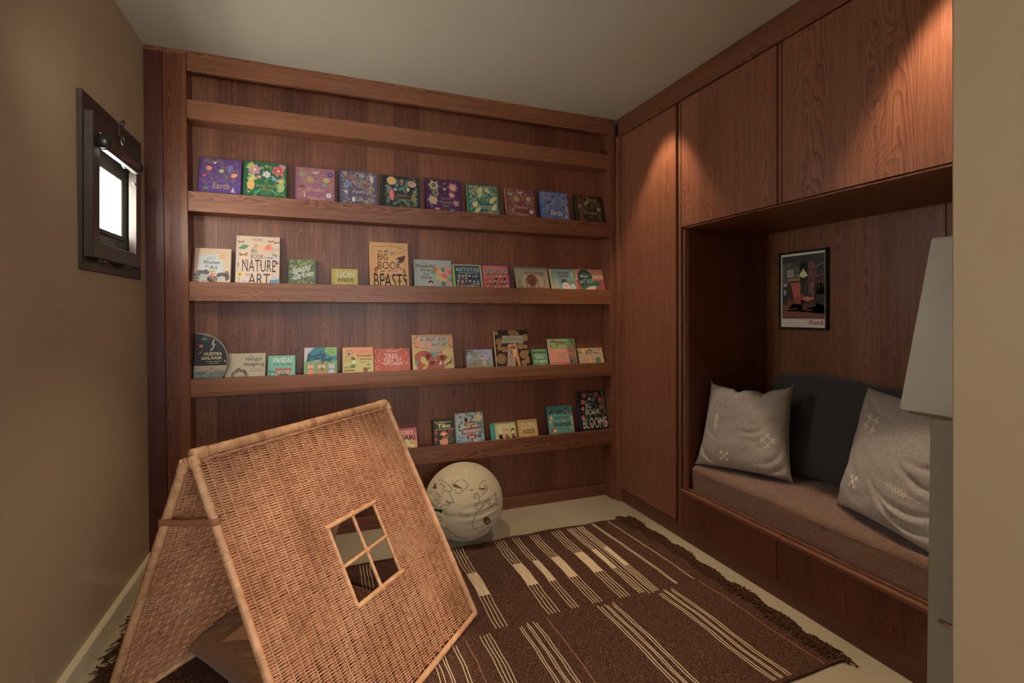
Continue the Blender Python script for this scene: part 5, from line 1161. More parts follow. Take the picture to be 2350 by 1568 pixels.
pole('muntin', W3(h0, tm+.004), W3(h1, tm-.004), .0070, .008, .08, rnd=16, parent=wf0, sides=10)
band(W3(sm+.002, tm, .007), TU+Dn*.5, .011, .014, 5, par=wf0); band(W3(sm, t0, .006), TU, .0125, .014, 5, par=wf0); band(W3(sm+.004, t1, .006), TU, .0125, .014, 5, par=wf0)
# leather strap tying both sides together
def strap():
    tr_ = (TA[2]-.764)/(-TR[2]); tl_ = (LA[2]-.732)/(-TL_[2])
    a = TA+TR*tr_; b = LA+TL_*tl_-TU*.008
    e = (b-a)/np.linalg.norm(b-a); f = np.array([-e[1], e[0], 0]); f = f if f @ TU < 0 else -f
    r0, r1 = .0165, .0185; pts = []
    for q in np.linspace(-math.pi/2, math.pi/2, 9): pts.append(a-e*r0*math.cos(q)*1.2+f*(-r0*math.sin(q)))
    pts = pts[::-1]
    # front run (towards camera, direction f) from a to b, round b, back again
    P = []
    for q in np.linspace(math.pi, 0, 9): P.append(a-e*math.sin(q)*r0*1.3+f*math.cos(q)*r0)
    for t in np.linspace(.1, .9, 7): P.append(a+(b-a)*t+f*(r0+(r1-r0)*t)*.8)
    for q in np.linspace(0, math.pi, 9): P.append(b+e*math.sin(q)*r1*1.15+f*math.cos(q)*r1)
    for t in np.linspace(.1, .9, 7): P.append(b+(a-b)*t-f*(r1+(r0-r1)*t)*.8)
    P = np.array(P); n = len(P); hh = .0100; bm = bmesh.new(); rings = []
    for i in range(n):
        T = P[(i+1) % n]-P[i-1]; T /= np.linalg.norm(T); Nn = np.array([-T[1], T[0], 0]); tw = .0015*math.sin(i*.9)
        rings.append([bm.verts.new(P[i]+Nn*dx+np.array([0, 0, dz+tw])) for dx, dz in ((-.001, -hh), (.001, -hh), (.002, -hh*.5), (.002, hh*.5), (.001, hh), (-.001, hh))])
    for i in range(n):
        A, B = rings[i], rings[(i+1) % n]
        for k in range(6): bm.faces.new((A[k], B[k], B[(k+1) % 6], A[(k+1) % 6]))
    bmesh.ops.recalc_face_normals(bm, faces=bm.faces[:])
    o = link('strap', from_bm('strap', bm, True), M_LEATH, tent); o['label'] = 'flat brown leather strap'
strap()

# ================================================================ RUG
M_RUG, nt, b_ = newmat('brown_wool_rug'); L_ = nt.links; tcn = N(nt, 'ShaderNodeTexCoord')
def rug_mat():
    n1 = N(nt, 'ShaderNodeTexNoise'); n1.inputs['Scale'].default_value = 420; n1.inputs['Detail'].default_value = 3
    n2 = N(nt, 'ShaderNodeTexNoise'); n2.inputs['Scale'].default_value = 4; n2.inputs['Detail'].default_value = 3
    mp = N(nt, 'ShaderNodeMapping'); mp.inputs['Scale'].default_value = (1, .35, 1)
    L_.new(tcn.outputs['Object'], mp.inputs[0]); L_.new(mp.outputs[0], n1.inputs[0]); L_.new(tcn.outputs['Object'], n2.inputs[0])
    cr = N(nt, 'ShaderNodeValToRGB'); e = cr.color_ramp.elements; e[0].position = .30; e[0].color = (*lin((44, 28, 20)), 1); e[1].position = .72; e[1].color = (*lin((150, 112, 88)), 1)
    x = e.new(.52); x.color = (*lin((76, 51, 40)), 1)
    L_.new(n1.outputs['Fac'], cr.inputs[0])
    mx = N(nt, 'ShaderNodeMix', data_type='RGBA', blend_type='MULTIPLY'); mx.inputs[0].default_value = .5; L_.new(cr.outputs[0], mx.inputs[6]); L_.new(n2.outputs['Color'], mx.inputs[7])
    L_.new(cr.outputs[0], b_.inputs['Base Color']); b_.inputs['Roughness'].default_value = .95; b_.inputs['Specular IOR Level'].default_value = .08
    bp = N(nt, 'ShaderNodeBump'); bp.inputs['Strength'].default_value = .7; bp.inputs['Distance'].default_value = .002
    L_.new(n1.outputs['Fac'], bp.inputs['Height']); L_.new(bp.outputs['Normal'], b_.inputs['Normal'])
rug_mat()
RX0, RX1, RY0, RY1 = -.70, 1.955, 1.385, 2.875
def rug_edge(x, y):
    return (y + .006*math.sin(x*9)+.004*math.sin(x*23) if abs(y-RY1) < .2 or abs(y-RY0) < .2 else y)
def rz(x, y): return .0075+.0022*math.sin(x*7+y*3)+.0015*math.sin(y*15-x*4)
rug = empty('striped_rug', (.62, 2.13, 0), 'dark brown flat-woven wool rug with cream dashed stripes and shaggy fringes at both ends', 'rug')
nx, ny = 180, 90
X_ = np.linspace(RX0, RX1, nx); Y_ = np.linspace(RY0, RY1, ny); V = []; F = []
for i, x in enumerate(X_):
    for j, y in enumerate(Y_):
        k = (y-RY0)/(RY1-RY0)
        yy = y+(.008*math.sin(x*6)+.004*math.sin(x*19))*(1 if k > .5 else -.6)*abs(2*k-1)**2+.014*(x-.7)*k
        V.append((x+.003*math.sin(y*11), yy, rz(x, y)))
for i in range(nx-1):
    for j in range(ny-1): a = i*ny+j; F.append((a, a+ny, a+ny+1, a+1))
n0 = len(V)
V += [(v[0], v[1], .0008) for v in V]
for i in range(nx-1):
    for j in (0, ny-1): a = i*ny+j; F.append((a, a+ny, n0+a+ny, n0+a))
for j in range(ny-1):
    for i in (0, nx-1): a = i*ny+j; F.append((a, a+1, n0+a+1, n0+a))
link('woven_field', mesh_from('rug', V, F, True), M_RUG, rug)
# selvedge cord on the long sides
for k, yb_ in ((1, RY1), (0, RY0)):
    P = [(x+.006*math.sin(yb_*11), yb_+(.008*math.sin(x*6)+.004*math.sin(x*19))*(1 if k else -.6)+.014*(x-.7)*k, .007+.0015*math.sin(x*30)) for x in np.linspace(RX0, RX1, 260)]
    link('selvedge', tubes_mesh('s', [P], .0062, 8), M_RUG, rug)
# cream weft stripes: (x0, x1, y0, y1) runs, split into yarn lines
M_CREAM = plain('cream_wool', (224, 202, 166), .95, spec=.05, bump=.5, bscale=500, var=.12)
M_PINK = plain('dusty_wool', (176, 122, 96), .95, spec=.05, var=.15)
def yarn(x, y0, y1, xe=None, r=.0024, seed=0):
    xe = x if xe is None else xe; n = max(6, int(abs(y1-y0)/.006)); P = []; R2 = []
    for i, t in enumerate(np.linspace(0, 1, n)):
        y = y0+(y1-y0)*t; xx = x+(xe-x)*t+.003*math.sin(y*11)+.0012*math.sin(y*37+seed)
        yy = min(y, RY1+.014*(x-.7)+.006*math.sin(x*6)-.006) if y > 2.7 else y
        P.append((xx, yy, rz(xx, y)+.0006)); R2.append(r*(1.15 if i % 2 else .75))
    return P, R2
runs = []; rs = random.Random(5)
def lines(x0, x1, y0, y1, n, xe0=None, xe1=None, r=.0025):
    for i in range(n):
        f = i/(n-1) if n > 1 else .5
        runs.append(yarn(x0+(x1-x0)*f, y0, y1, None if xe0 is None else xe0+(xe1-xe0)*f, r, i))
for (x0, x1, n, yt) in ((.725, .778, 4, 2.87), (.985, 1.040, 4, 2.87), (1.105, 1.140, 3, 2.87), (1.220, 1.270, 4, 2.87), (1.372, 1.425, 4, 2.87), (1.485, 1.512, 3, 2.87), (1.53, 1.552, 2, 2.87), (1.565, 1.592, 3, 2.87)):
    g6 = x0 > 1.45
    lines(x0, x1, yt, 2.075+.01*rs.uniform(-1, 1), n)
    if n > 2: lines(x0, x1, 2.565, 2.34, int((x1-x0)/.0047)+1, r=.0027)
for x0 in (.46, .20, -.06, -.32):                                     # groups repeated under and beyond the tent
    lines(x0, x0+.05, 2.87, 2.075, 4); lines(x0, x0+.05, 2.565, 2.34, 11, r=.0027)
lines(1.668, 1.680, 2.88, 2.09, 2, 1.712, 1.722); lines(1.792, 1.792, 2.885, 2.09, 1, 1.828, 1.828)
for grp in ([.415, .432, .455, .465], [.640, .655, .670, .684], [.822, .832, .858, .867, .893, .905], [1.225, 1.238, 1.262, 1.272, 1.300, 1.312], [1.572, 1.585, 1.612, 1.622, 1.650, 1.662], [.10, .115, .14, .152], [-.16, -.145, -.12, -.105]):
    for i, x in enumerate(grp): runs.append(yarn(x, 2.055+.012*rs.uniform(-1, 1), 1.40, x+.025*(x/1.6), .0024, i))
for x0 in (.515, .528): runs.append(yarn(x0, 2.03, 1.40, x0+.004))
so = link('cream_stripes', tubes_mesh('stripes', [r_[0] for r_ in runs], [r_[1] for r_ in runs], 5), M_CREAM, rug); so['kind'] = 'stuff'
pk = [yarn(.575, 2.05, 1.40, .585, .0021), yarn(.962, 2.055, 1.40, .972, .0021), yarn(1.838, 2.075, 1.40, 1.868, .0020)]
so = link('dusty_stripes', tubes_mesh('stripes2', [r_[0] for r_ in pk], [r_[1] for r_ in pk], 5), M_PINK, rug); so['kind'] = 'stuff'
# fringes
M_FR = plain('fringe_wool', (78, 54, 38), .95, spec=.05, var=.3, bscale=90)
def fringe(xe, sgn, y0, y1, n, lmin, lmax, seed):
    r = random.Random(seed); P = []; R2 = []
    for i in range(n):
        y = r.uniform(y0, y1); l = r.uniform(lmin, lmax)*(.7+.5*math.sin(y*14)**2); a = r.uniform(-.7, .7); x = xe-sgn*.012+.006*math.sin(y*11); z = rz(xe, y); q = []
        curl_ = r.uniform(-1.2, 1.2)
        for t in np.linspace(0, 1, 6):
            an = a+curl_*t; q.append((x+sgn*l*t*math.cos(an*.6), y+l*t*math.sin(an)+r.uniform(-.002, .002), max(.003, z+.012*math.sin(math.pi*t)*r.uniform(.2, 1.2)-.004*t)))
        P.append(q); R2.append(np.array([.0022, .0026, .0022, .0026, .0024, .0030])*r.uniform(.6, 1.0))
    o = link('fringe', tubes_mesh('fringe', P, R2, 5), M_FR, rug); o['kind'] = 'stuff'
fringe(RX1, 1, RY0, RY1, 1500, .02, .06, 1)
fringe(RX1-.03, -1, RY0+.02, RY1, 500, .015, .045, 4)
fringe(RX0, -1, RY0, RY1, 900, .06, .14, 2)
fringe(RX1-.02, -1, 2.74, 2.87, 120, .04, .09, 3)

# ================================================================ SOFT GOODS
def sn(p, s, seed=0.): return noise.noise(Vector((p[0]*s+seed, p[1]*s-seed, p[2]*s+seed*.7)))
def grp(o, g): o['group'] = g; return o
def pillow(name, TLc, TRc, BRc, BLc, thick, mat, label, cat, n=70, pinch=.055, wr=.010, seed=0, sagtop=.05, parent=None, creases=(), floor_z=0):
    TLc, TRc, BRc, BLc = [np.array(p, float) for p in (TLc, TRc, BRc, BLc)]
    nrm = np.cross(TRc-TLc, BLc-TLc); nrm /= np.linalg.norm(nrm)
    V = []; U = np.linspace(0, 1, n+1)
    def pos(u, v, side):
        # edges curve inwards between pointed corners
        eu = pinch*math.sin(math.pi*v)**.45; ev = pinch*math.sin(math.pi*u)**.45
        uu = u+eu*(1-2*u)*abs(1-2*u)**1.5; vv = v+(sagtop if v < .5 else pinch*.6)*math.sin(math.pi*u)**.42*(1-2*v)*abs(1-2*v)**1.5*(1+.35*math.exp(-((u-.38)/.05)**2)*(v < .5)+.4*math.exp(-((u-.68)/.06)**2)*(v < .5))
        P = (TLc*(1-uu)+TRc*uu)*(1-vv)+(BLc*(1-uu)+BRc*uu)*vv
        a = max(0, 1-abs(2*u-1)**2.6); b = max(0, 1-abs(2*v-1)**2.6)
        h = thick*.5*(a*b)**.42
        w = wr*(sn(P*1.0, 7, seed+side)*1.2+sn(P, 17, seed+side)*.5)*min(1, h/(thick*.2))
        c = 0
        for cu, cv, cl, ang, dep in creases:
            du, dv = u-cu, v-cv; p = du*math.cos(ang)+dv*math.sin(ang); q = -du*math.sin(ang)+dv*math.cos(ang)+.25*p*p/cl
            c -= dep*math.exp(-(q/.022)**2)*math.exp(-(p/cl)**2)-dep*.5*math.exp(-((q-.05)/.03)**2)*math.exp(-(p/cl)**2)
        return P+nrm*side*(h+w+c*min(1, h/(thick*.15)))
    idx = {}
    for i, u in enumerate(U):
        for j, v in enumerate(U): idx[(i, j, 1)] = len(V); V.append(pos(u, v, 1))
    for i, u in enumerate(U):
        for j, v in enumerate(U):
            if i in (0, n) or j in (0, n): idx[(i, j, -1)] = idx[(i, j, 1)]
            else: idx[(i, j, -1)] = len(V); V.append(pos(u, v, -1))
    F = []
    for i in range(n):
        for j in range(n):
            F.append((idx[(i, j, 1)], idx[(i+1, j, 1)], idx[(i+1, j+1, 1)], idx[(i, j+1, 1)]))
            F.append((idx[(i, j, -1)], idx[(i, j+1, -1)], idx[(i+1, j+1, -1)], idx[(i+1, j, -1)]))
    V = np.array(V)
    if floor_z: V[:, 2] = np.maximum(V[:, 2], floor_z)
    base = V.mean(0); base[2] = V[:, 2].min()
    root = empty(name, tuple(base), label, cat)
    link('cover', mesh_from('cover', V, F, True), mat, root)
    ed = [idx[(i, 0, 1)] for i in range(n+1)]+[idx[(n, j, 1)] for j in range(1, n+1)]+[idx[(i, n, 1)] for i in range(n-1, -1, -1)]+[idx[(0, j, 1)] for j in range(n-1, 0, -1)]
    link('seam', tubes_mesh('seam', [[V[e] for e in ed]], .0022, 6, closed=True), mat, root)
    return root, pos, nrm
def motif(root, pos, side, polys, name='embroidery'):
    """polys in (u, v); every polygon draped on the cloth"""
    V = []; F = []
    for p in polys:
        b = len(V)
        for u, v in p: q = pos(u, v, side); nn = pos(u+.01, v, side)-q; mm = pos(u, v+.01, side)-q; k = np.cross(nn, mm); k /= np.linalg.norm(k); k = k*(1 if k @ root['_n'] > 0 else -1); V.append(q+k*.0016)
        F.append(tuple(range(b, b+len(p))))
    return link(name, mesh_from(name, V, F), M_EMB, root)
def stroke(u0, v0, u1, v1, w, n=5):
    out = []; d = math.hypot(u1-u0, v1-v0); nx_, ny_ = -(v1-v0)/d*w/2, (u1-u0)/d*w/2
    for i in range(n):
        a, b = i/n, (i+1)/n
        out.append([(u0+(u1-u0)*a+nx_, v0+(v1-v0)*a+ny_), (u0+(u1-u0)*b+nx_, v0+(v1-v0)*b+ny_), (u0+(u1-u0)*b-nx_, v0+(v1-v0)*b-ny_), (u0+(u1-u0)*a-nx_, v0+(v1-v0)*a-ny_)])
    return out
def hashmark(cu, cv, r, rot):
    o = []
    for k in (-.36, -.0, .36):
        if k == 0: continue
        for s in (0, 1):
            a = rot+s*math.pi/2; dx, dy = math.cos(a), math.sin(a)
            o += stroke(cu-dx*r-dy*k*r*1.3, cv-dy*r+dx*k*r*1.3, cu+dx*r-dy*k*r*1.3, cv+dy*r+dx*k*r*1.3, .008)
    for s in (0, 1):
        a = rot+s*math.pi/2; dx, dy = math.cos(a), math.sin(a)
        for e in (-.72, .72):
            for k in (-.47, .47): o += stroke(cu+dx*e*r-dy*k*r-dy*.2*r, cv+dy*e*r+dx*k*r+dx*.2*r, cu+dx*e*r-dy*k*r+dy*.2*r, cv+dy*e*r+dx*k*r-dx*.2*r, .007, 2)
    return o
def branch(u0, v0, u1, v1, w=.05, n=7):
    o = stroke(u0, v0, u1, v1, .005, 9); d = math.hypot(u1-u0, v1-v0); dx, dy = (u1-u0)/d, (v1-v0)/d
    for i in range(n):
        t = .16+.5*i/n
        for s in (-1, 1):
            x, y = u0+(u1-u0)*(t+.10), v0+(v1-v0)*(t+.10)
            o += stroke(x, y, x-dx*.026-dy*s*w*.55, y-dy*.026+dx*s*w*.55, .007, 2)
    return o
def squares(cu, cv, r, sk=0):
    o = []
    for i, j in ((-1, -1), (1, -1), (0, 0), (-1, 1), (1, 1)):
        x, y, h = cu+i*r*.66+sk*j*r, cv+j*r*.72, r*.33
        o.append([(x-h, y-h), (x+h, y-h), (x+h, y+h), (x-h, y+h)])
    return o
# seat cushion: soft box with rounded edges
def soft_box(name, lo, hi, r, mat, label, cat, n=(30, 90, 8), wr=.006, seed=0, sag=None, shear=None):
    lo, hi = np.array(lo, float), np.array(hi, float); bm = bmesh.new(); V = {}; c = (lo+hi)/2; h = (hi-lo)/2
    def key(p): return tuple(int(round(x*1e5)) for x in p)
    def vert(p):
        k = key(p)
        if k in V: return V[k]
        q = np.array(p)-c; inner = np.clip(q, -(h-r), h-r); d = q-inner; L = np.linalg.norm(d)
        if L > 1e-9: q = inner+d/L*r
        P = q+c; dr = q/np.linalg.norm(q/h)/1.0
        nn = d/L if L > 1e-9 else np.array([0, 0, 1.])
        P = P+nn*wr*(sn(P, 5, seed)+.5*sn(P, 13, seed))
        if sag is not None: P = sag(P)
        if shear is not None: P = shear(P)
        V[k] = bm.verts.new(P); return V[k]
    for ax in range(3):
        a, b = [i for i in range(3) if i != ax]
        A = lo[a]+(hi[a]-lo[a])*(.5-.5*np.cos(np.pi*np.linspace(0, 1, n[a]+1)))*1.0; A = np.linspace(lo[a], hi[a], n[a]+1)
        A = np.unique(np.concatenate([A, np.linspace(lo[a], lo[a]+r, 5), np.linspace(hi[a]-r, hi[a], 5)]).round(6))
        B = np.unique(np.concatenate([np.linspace(lo[b], hi[b], n[b]+1), np.linspace(lo[b], lo[b]+r, 5), np.linspace(hi[b]-r, hi[b], 5)]).round(6))
        for e in (lo[ax], hi[ax]):
            for i in range(len(A)-1):
                for j in range(len(B)-1):
                    q = []
                    for (x, y) in ((A[i], B[j]), (A[i+1], B[j]), (A[i+1], B[j+1]), (A[i], B[j+1])):
                        p = [0, 0, 0]; p[ax] = e; p[a] = x; p[b] = y; q.append(vert(p))
                    try: bm.faces.new(q)
                    except ValueError: pass
    bmesh.ops.recalc_face_normals(bm, faces=bm.faces[:])
    root = empty(name, (c[0], c[1], lo[2]), label, cat)
    link('cover', from_bm('cover', bm, True), mat, root)
    return root
def seat_sag(P):
    x, y, z = P
    if z > .38:
        k = (z-.38)/.09
        z += -.010*k*math.exp(-((y-2.15)/.25)**2-((x-2.4)/.2)**2)-.012*k*math.exp(-((y-1.45)/.3)**2-((x-2.35)/.2)**2)+.008*k*math.exp(-((y-1.85)/.10)**2)
        d = (y-1.83)+(x-2.4)*.55
        z -= .007*k*math.exp(-(d/.012)**2)*math.exp(-((x-2.42)/.13)**2)
        d = (y-1.72)+(x-2.45)*.3
        z -= .005*k*math.exp(-(d/.012)**2)*math.exp(-((x-2.45)/.08)**2)
    return np.array((x, y, z))
seat = soft_box('seat_cushion', (2.115, .60, .3), (2.755, 2.455, .475), .035, M_SEAT, 'long brown tweed seat cushion filling the alcove bench', 'cushion', (24, 70, 8), .006, 1, seat_sag)
seam_p = [(2.121+.004*math.sin(y*20), y, .452+.003*math.sin(y*9)+seat_sag((2.12, y, .47))[2]-.47) for y in np.linspace(2.43, .62, 80)]
link('piping', tubes_mesh('p', [[(2.1175+.001*math.sin(y*30), y, .441) for y in np.linspace(2.42, .63, 80)]], .0022, 6), M_SEAT, seat)
def back_shear(P):
    x, y, z = P; k = (z-.47)/.55
    x = x+.15*k
    z = z-.03*math.exp(-((y-1.95)/.20)**2)*k*0+.012*math.sin(y*7)*k
    if y > 2.15: x += (y-2.15)*.15
    return np.array((x, y, z))
soft_box('back_cushion', (2.49, .62, .486), (2.61, 2.35, 1.028), .05, M_NAVY, 'large charcoal back cushion leaning on the alcove wall behind the linen pillows', 'cushion', (8, 60, 26), .014, 3, None, back_shear)
root, pos, nr = pillow('linen_pillow', (2.268, 2.450, .985), (2.475, 2.035, 1.008), (2.402, 1.978, .478), (2.135, 2.440, .478), .165, M_LINEN,
    'square grey linen pillow with embroidered motifs in the alcove far corner', 'pillow', 84, .05, .009, 2, .10,
    creases=((.12, .60, .10, .9, .008), (.28, .02, .06, 1.2, .012), (.62, .03, .07, 2.0, .013), (.85, .82, .13, -.75, .012), (.9, .92, .12, -.6, .010), (.12, .88, .16, .75, .012), (.62, .56, .12, -.2, .006)))
grp(root, 'linen pillows on the alcove seat')
side = 1 if nr[0] < 0 else -1
root['_n'] = [float(v) for v in nr*side]
def fix(o): return o
class _N: pass
def add_motifs(root, pos, nr, polys, name='embroidery'):
    nv = nr*side_; V = []; F = []
    for p in polys:
        b = len(V)
        for u, v in p:
            q = pos(u, v, side_); k = np.cross(pos(u+.01, v, side_)-q, pos(u, v+.01, side_)-q); k /= np.linalg.norm(k)
            if k @ nv < 0: k = -k
            V.append(q+k*.0012)
        F.append(tuple(range(b, b+len(p))))
    link(name, mesh_from(name, V, F), M_EMB, root)['kind'] = 'stuff'
side_ = side
add_motifs(root, pos, nr, branch(.19, .60, .20, .30), 'leaf_embroidery'); add_motifs(root, pos, nr, hashmark(.79, .62, .075, .72), 'lattice_embroidery'); add_motifs(root, pos, nr, squares(.34, .86, .05), 'checker_embroidery')
del root['_n']
root, pos, nr = pillow('linen_pillow', (2.47, 1.628, 1.045), (2.40, 1.13, 1.0), (2.155, 1.17, .480), (2.335, 1.690, .480), .17, M_LINEN,
    'grey linen pillow with leaf embroidery, next to the pale tapered hood', 'pillow', 84, .045, .010, 5, .03,
    creases=((.85, .60, .22, .15, .012), (.80, .80, .25, -.1, .018), (.75, .90, .25, .2, .014), (.9, .45, .2, -.3, .010), (.20, .14, .25, .55, .008)))
grp(root, 'linen pillows on the alcove seat')
side_ = 1 if nr[0] < 0 else -1
add_motifs(root, pos, nr, branch(.50, .66, .86, .70, .05), 'leaf_embroidery'); add_motifs(root, pos, nr, hashmark(.24, .27, .075, .2), 'lattice_embroidery'); add_motifs(root, pos, nr, squares(.22, .76, .05), 'checker_embroidery')
# floor pillow inside the tent
root, pos, nr = pillow('floor_pillow', (-.505, 2.285, .08), (-.10, 2.70, .09), (.27, 2.38, .09), (-.20, 1.86, .08), .21, M_OLIVE,
    'olive brown floor pillow lying inside the rattan tent', 'pillow', 60, .05, .007, 9, .04, floor_z=.0125)

# ================================================================ GLOBE POUF
GC = (.834, 3.015, .229)
pouf = empty('globe_pouf', (GC[0], GC[1], 0), 'round cream fabric pouf printed with a world map, on the floor before the shelves', 'pouf')
def pr_(d, k=1.0):
    """surface point for a unit direction: a squashed sphere with folds"""
    d = np.array(d, float); d /= np.linalg.norm(d)
    r = np.array([.243, .243, .232])
    p = d*r
    if p[2] < 0:
        p[:2] *= 1+.04*min(1, -p[2]/.15); p[2] = max(p[2], -.222)
    f = -.35
    az = math.atan2(d[1], d[0]); wr_ = 0
    if d[2] < .55:
        g = math.exp(-((d[2]+.0)/.40)**2)
        wr_ = .0065*g*math.sin(d[2]*30+2.2*math.sin(az*3+1)+az*1.5)*(.5+.5*math.sin(az*4+.6))
    gore = -.005*math.exp(-((((az-f) % (math.pi/4))-math.pi/8)**2)/.0006)*(1 if d[2] > -.8 else 0)
    s = 1+(wr_+gore)/.24+.004*noise.noise(Vector(d)*2.3)
    return np.array(GC)+p*s*k
def sphere():
    nu, nv = 160, 90; V = []; F = []
    for j in range(nv+1):
        th = math.pi*j/nv
        for i in range(nu):
            ph = 2*math.pi*i/nu; V.append(pr_((math.sin(th)*math.cos(ph), math.sin(th)*math.sin(ph), math.cos(th))))
    for j in range(nv):
        for i in range(nu): a, b2 = j*nu+i, j*nu+(i+1) % nu; F.append((a, b2, b2+nu, a+nu))
    return mesh_from('pouf', V, F, True)
link('cover', sphere(), M_CANVAS, pouf)
GL = [[[0.401,-0.598,0.694],[0.301,-0.65,0.698],[0.223,-0.715,0.663],[0.183,-0.764,0.619],[0.204,-0.801,0.563],[0.232,-0.815,0.531],[0.327,-0.777,0.539],[0.312,-0.72,0.62],[0.381,-0.71,0.592],[0.4,-0.754,0.521],[0.332,-0.81,0.484],[0.251,-0.859,0.446],[0.21,-0.886,0.413],[0.161,-0.911,0.38],[0.099,-0.93,0.355],[0.144,-0.939,0.311],[0.123,-0.957,0.264],[0.032,-0.966,0.257],[0.019,-0.983,0.184],[0.057,-0.988,0.141],[0.131,-0.982,0.135],[0.193,-0.964,0.184],[0.225,-0.941,0.252],[0.262,-0.925,0.273],[0.319,-0.903,0.29],[0.369,-0.9,0.233],[0.422,-0.887,0.187],[0.444,-0.871,0.211],[0.375,-0.881,0.29],[0.351,-0.878,0.325],[0.451,-0.851,0.269]],[[0.07,-0.865,0.497],[0.015,-0.889,0.457],[0.013,-0.922,0.388],[0.071,-0.916,0.394],[0.155,-0.906,0.395],[0.114,-0.882,0.457],[0.07,-0.865,0.497]],[[0.131,-0.982,0.135],[0.22,-0.958,0.186],[0.311,-0.927,0.21],[0.374,-0.909,0.186],[0.399,-0.909,0.125],[0.466,-0.88,0.096],[0.51,-0.848,0.144],[0.607,-0.782,0.138],[0.626,-0.777,0.067]],[[0.114,-0.986,0.123],[0.054,-0.997,0.056],[0.038,-0.999,-0.005],[-0.033,-0.997,-0.075],[-0.062,-0.986,-0.155],[-0.065,-0.968,-0.242],[-0.024,-0.94,-0.341],[0.056,-0.912,-0.406],[0.152,-0.862,-0.483],[0.237,-0.85,-0.47],[0.305,-0.843,-0.443],[0.366,-0.832,-0.416],[0.406,-0.785,-0.467],[0.471,-0.74,-0.48],[0.494,-0.62,-0.609]],[],[[-0.458,-0.567,0.685],[-0.409,-0.563,0.718],[-0.329,-0.564,0.757],[-0.22,-0.582,0.783],[-0.152,-0.627,0.764],[-0.119,-0.683,0.721],[-0.095,-0.742,0.664],[-0.145,-0.774,0.616],[-0.211,-0.782,0.587],[-0.275,-0.784,0.556],[-0.334,-0.797,0.504],[-0.382,-0.767,0.516],[-0.417,-0.721,0.553],[-0.408,-0.685,0.604]],[[-0.092,-0.814,0.574],[-0.043,-0.811,0.583],[0.019,-0.821,0.57],[-0.033,-0.835,0.549],[-0.092,-0.814,0.574]],[[-0.704,-0.18,0.687],[-0.653,-0.242,0.718],[-0.603,-0.374,0.705],[-0.562,-0.469,0.682],[-0.507,-0.573,0.644],[-0.466,-0.662,0.588],[-0.513,-0.663,0.545],[-0.569,-0.632,0.526],[-0.602,-0.571,0.558],[-0.643,-0.545,0.538],[-0.692,-0.551,0.466],[-0.726,-0.564,0.393],[-0.756,-0.52,0.398],[-0.744,-0.503,0.439],[-0.789,-0.42,0.449],[-0.8,-0.362,0.479]],[[-0.531,-0.67,0.518],[-0.529,-0.725,0.44],[-0.481,-0.785,0.391],[-0.499,-0.794,0.348],[-0.461,-0.832,0.309],[-0.515,-0.795,0.319],[-0.582,-0.751,0.312],[-0.631,-0.694,0.347],[-0.646,-0.688,0.331],[-0.597,-0.746,0.296],[-0.544,-0.788,0.289],[-0.588,-0.772,0.241],[-0.652,-0.715,0.253],[-0.718,-0.663,0.211],[-0.771,-0.623,0.131]],[[-0.867,-0.414,0.277],[-0.83,-0.465,0.307],[-0.792,-0.542,0.281],[-0.751,-0.604,0.266],[-0.803,-0.554,0.222],[-0.83,-0.497,0.254]],[[-0.707,-0.336,0.623],[-0.66,-0.343,0.669],[-0.648,-0.428,0.63],[-0.602,-0.506,0.617],[-0.646,-0.49,0.585],[-0.692,-0.481,0.539]],[[-0.769,-0.542,-0.339],[-0.718,-0.597,-0.357],[-0.655,-0.662,-0.364],[-0.591,-0.723,-0.356],[-0.544,-0.721,-0.43],[-0.458,-0.755,-0.469],[-0.391,-0.744,-0.542],[-0.412,-0.702,-0.581],[-0.327,-0.741,-0.586],[-0.2,-0.743,-0.639],[-0.091,-0.699,-0.709]],[[-0.282,-0.63,-0.724],[-0.338,-0.54,-0.77]],[[-0.854,-0.503,-0.131],[-0.794,-0.585,-0.163],[-0.769,-0.611,-0.189],[-0.733,-0.661,-0.158],[-0.693,-0.692,-0.2]],[[0.525,-0.827,0.2],[0.574,-0.782,0.243],[0.659,-0.731,0.179],[0.573,-0.737,0.359],[0.668,-0.656,0.351]],[[0.754,-0.653,0.07],[0.783,-0.62,-0.048]]]
GP = {'bird':[[-0.769,-0.108,0.63],[-0.774,-0.244,0.584],[-0.778,-0.334,0.532],[-0.818,-0.261,0.513],[-0.857,-0.144,0.494],[-0.812,-0.16,0.561]],'whale':[[-0.437,-0.581,0.687],[-0.386,-0.598,0.702],[-0.223,-0.768,0.6],[-0.349,-0.704,0.619],[-0.442,-0.63,0.639]],'croc':[[-0.906,-0.415,0.079],[-0.784,-0.612,0.104],[-0.722,-0.68,0.129],[-0.658,-0.74,0.142],[-0.723,-0.686,0.083],[-0.73,-0.683,0.027],[-0.798,-0.601,0.045],[-0.857,-0.514,0.045]],'bird2':[[0.107,-0.799,0.592],[0.241,-0.786,0.57],[0.387,-0.744,0.545],[0.234,-0.81,0.538]],'lion':[[0.215,-0.971,-0.108],[0.304,-0.949,-0.089],[0.402,-0.897,-0.182],[0.439,-0.837,-0.327],[0.324,-0.887,-0.329],[0.225,-0.942,-0.25]],'fox':[[-0.696,-0.5,-0.515],[-0.662,-0.525,-0.534],[-0.611,-0.271,-0.744]],'snake':[]}
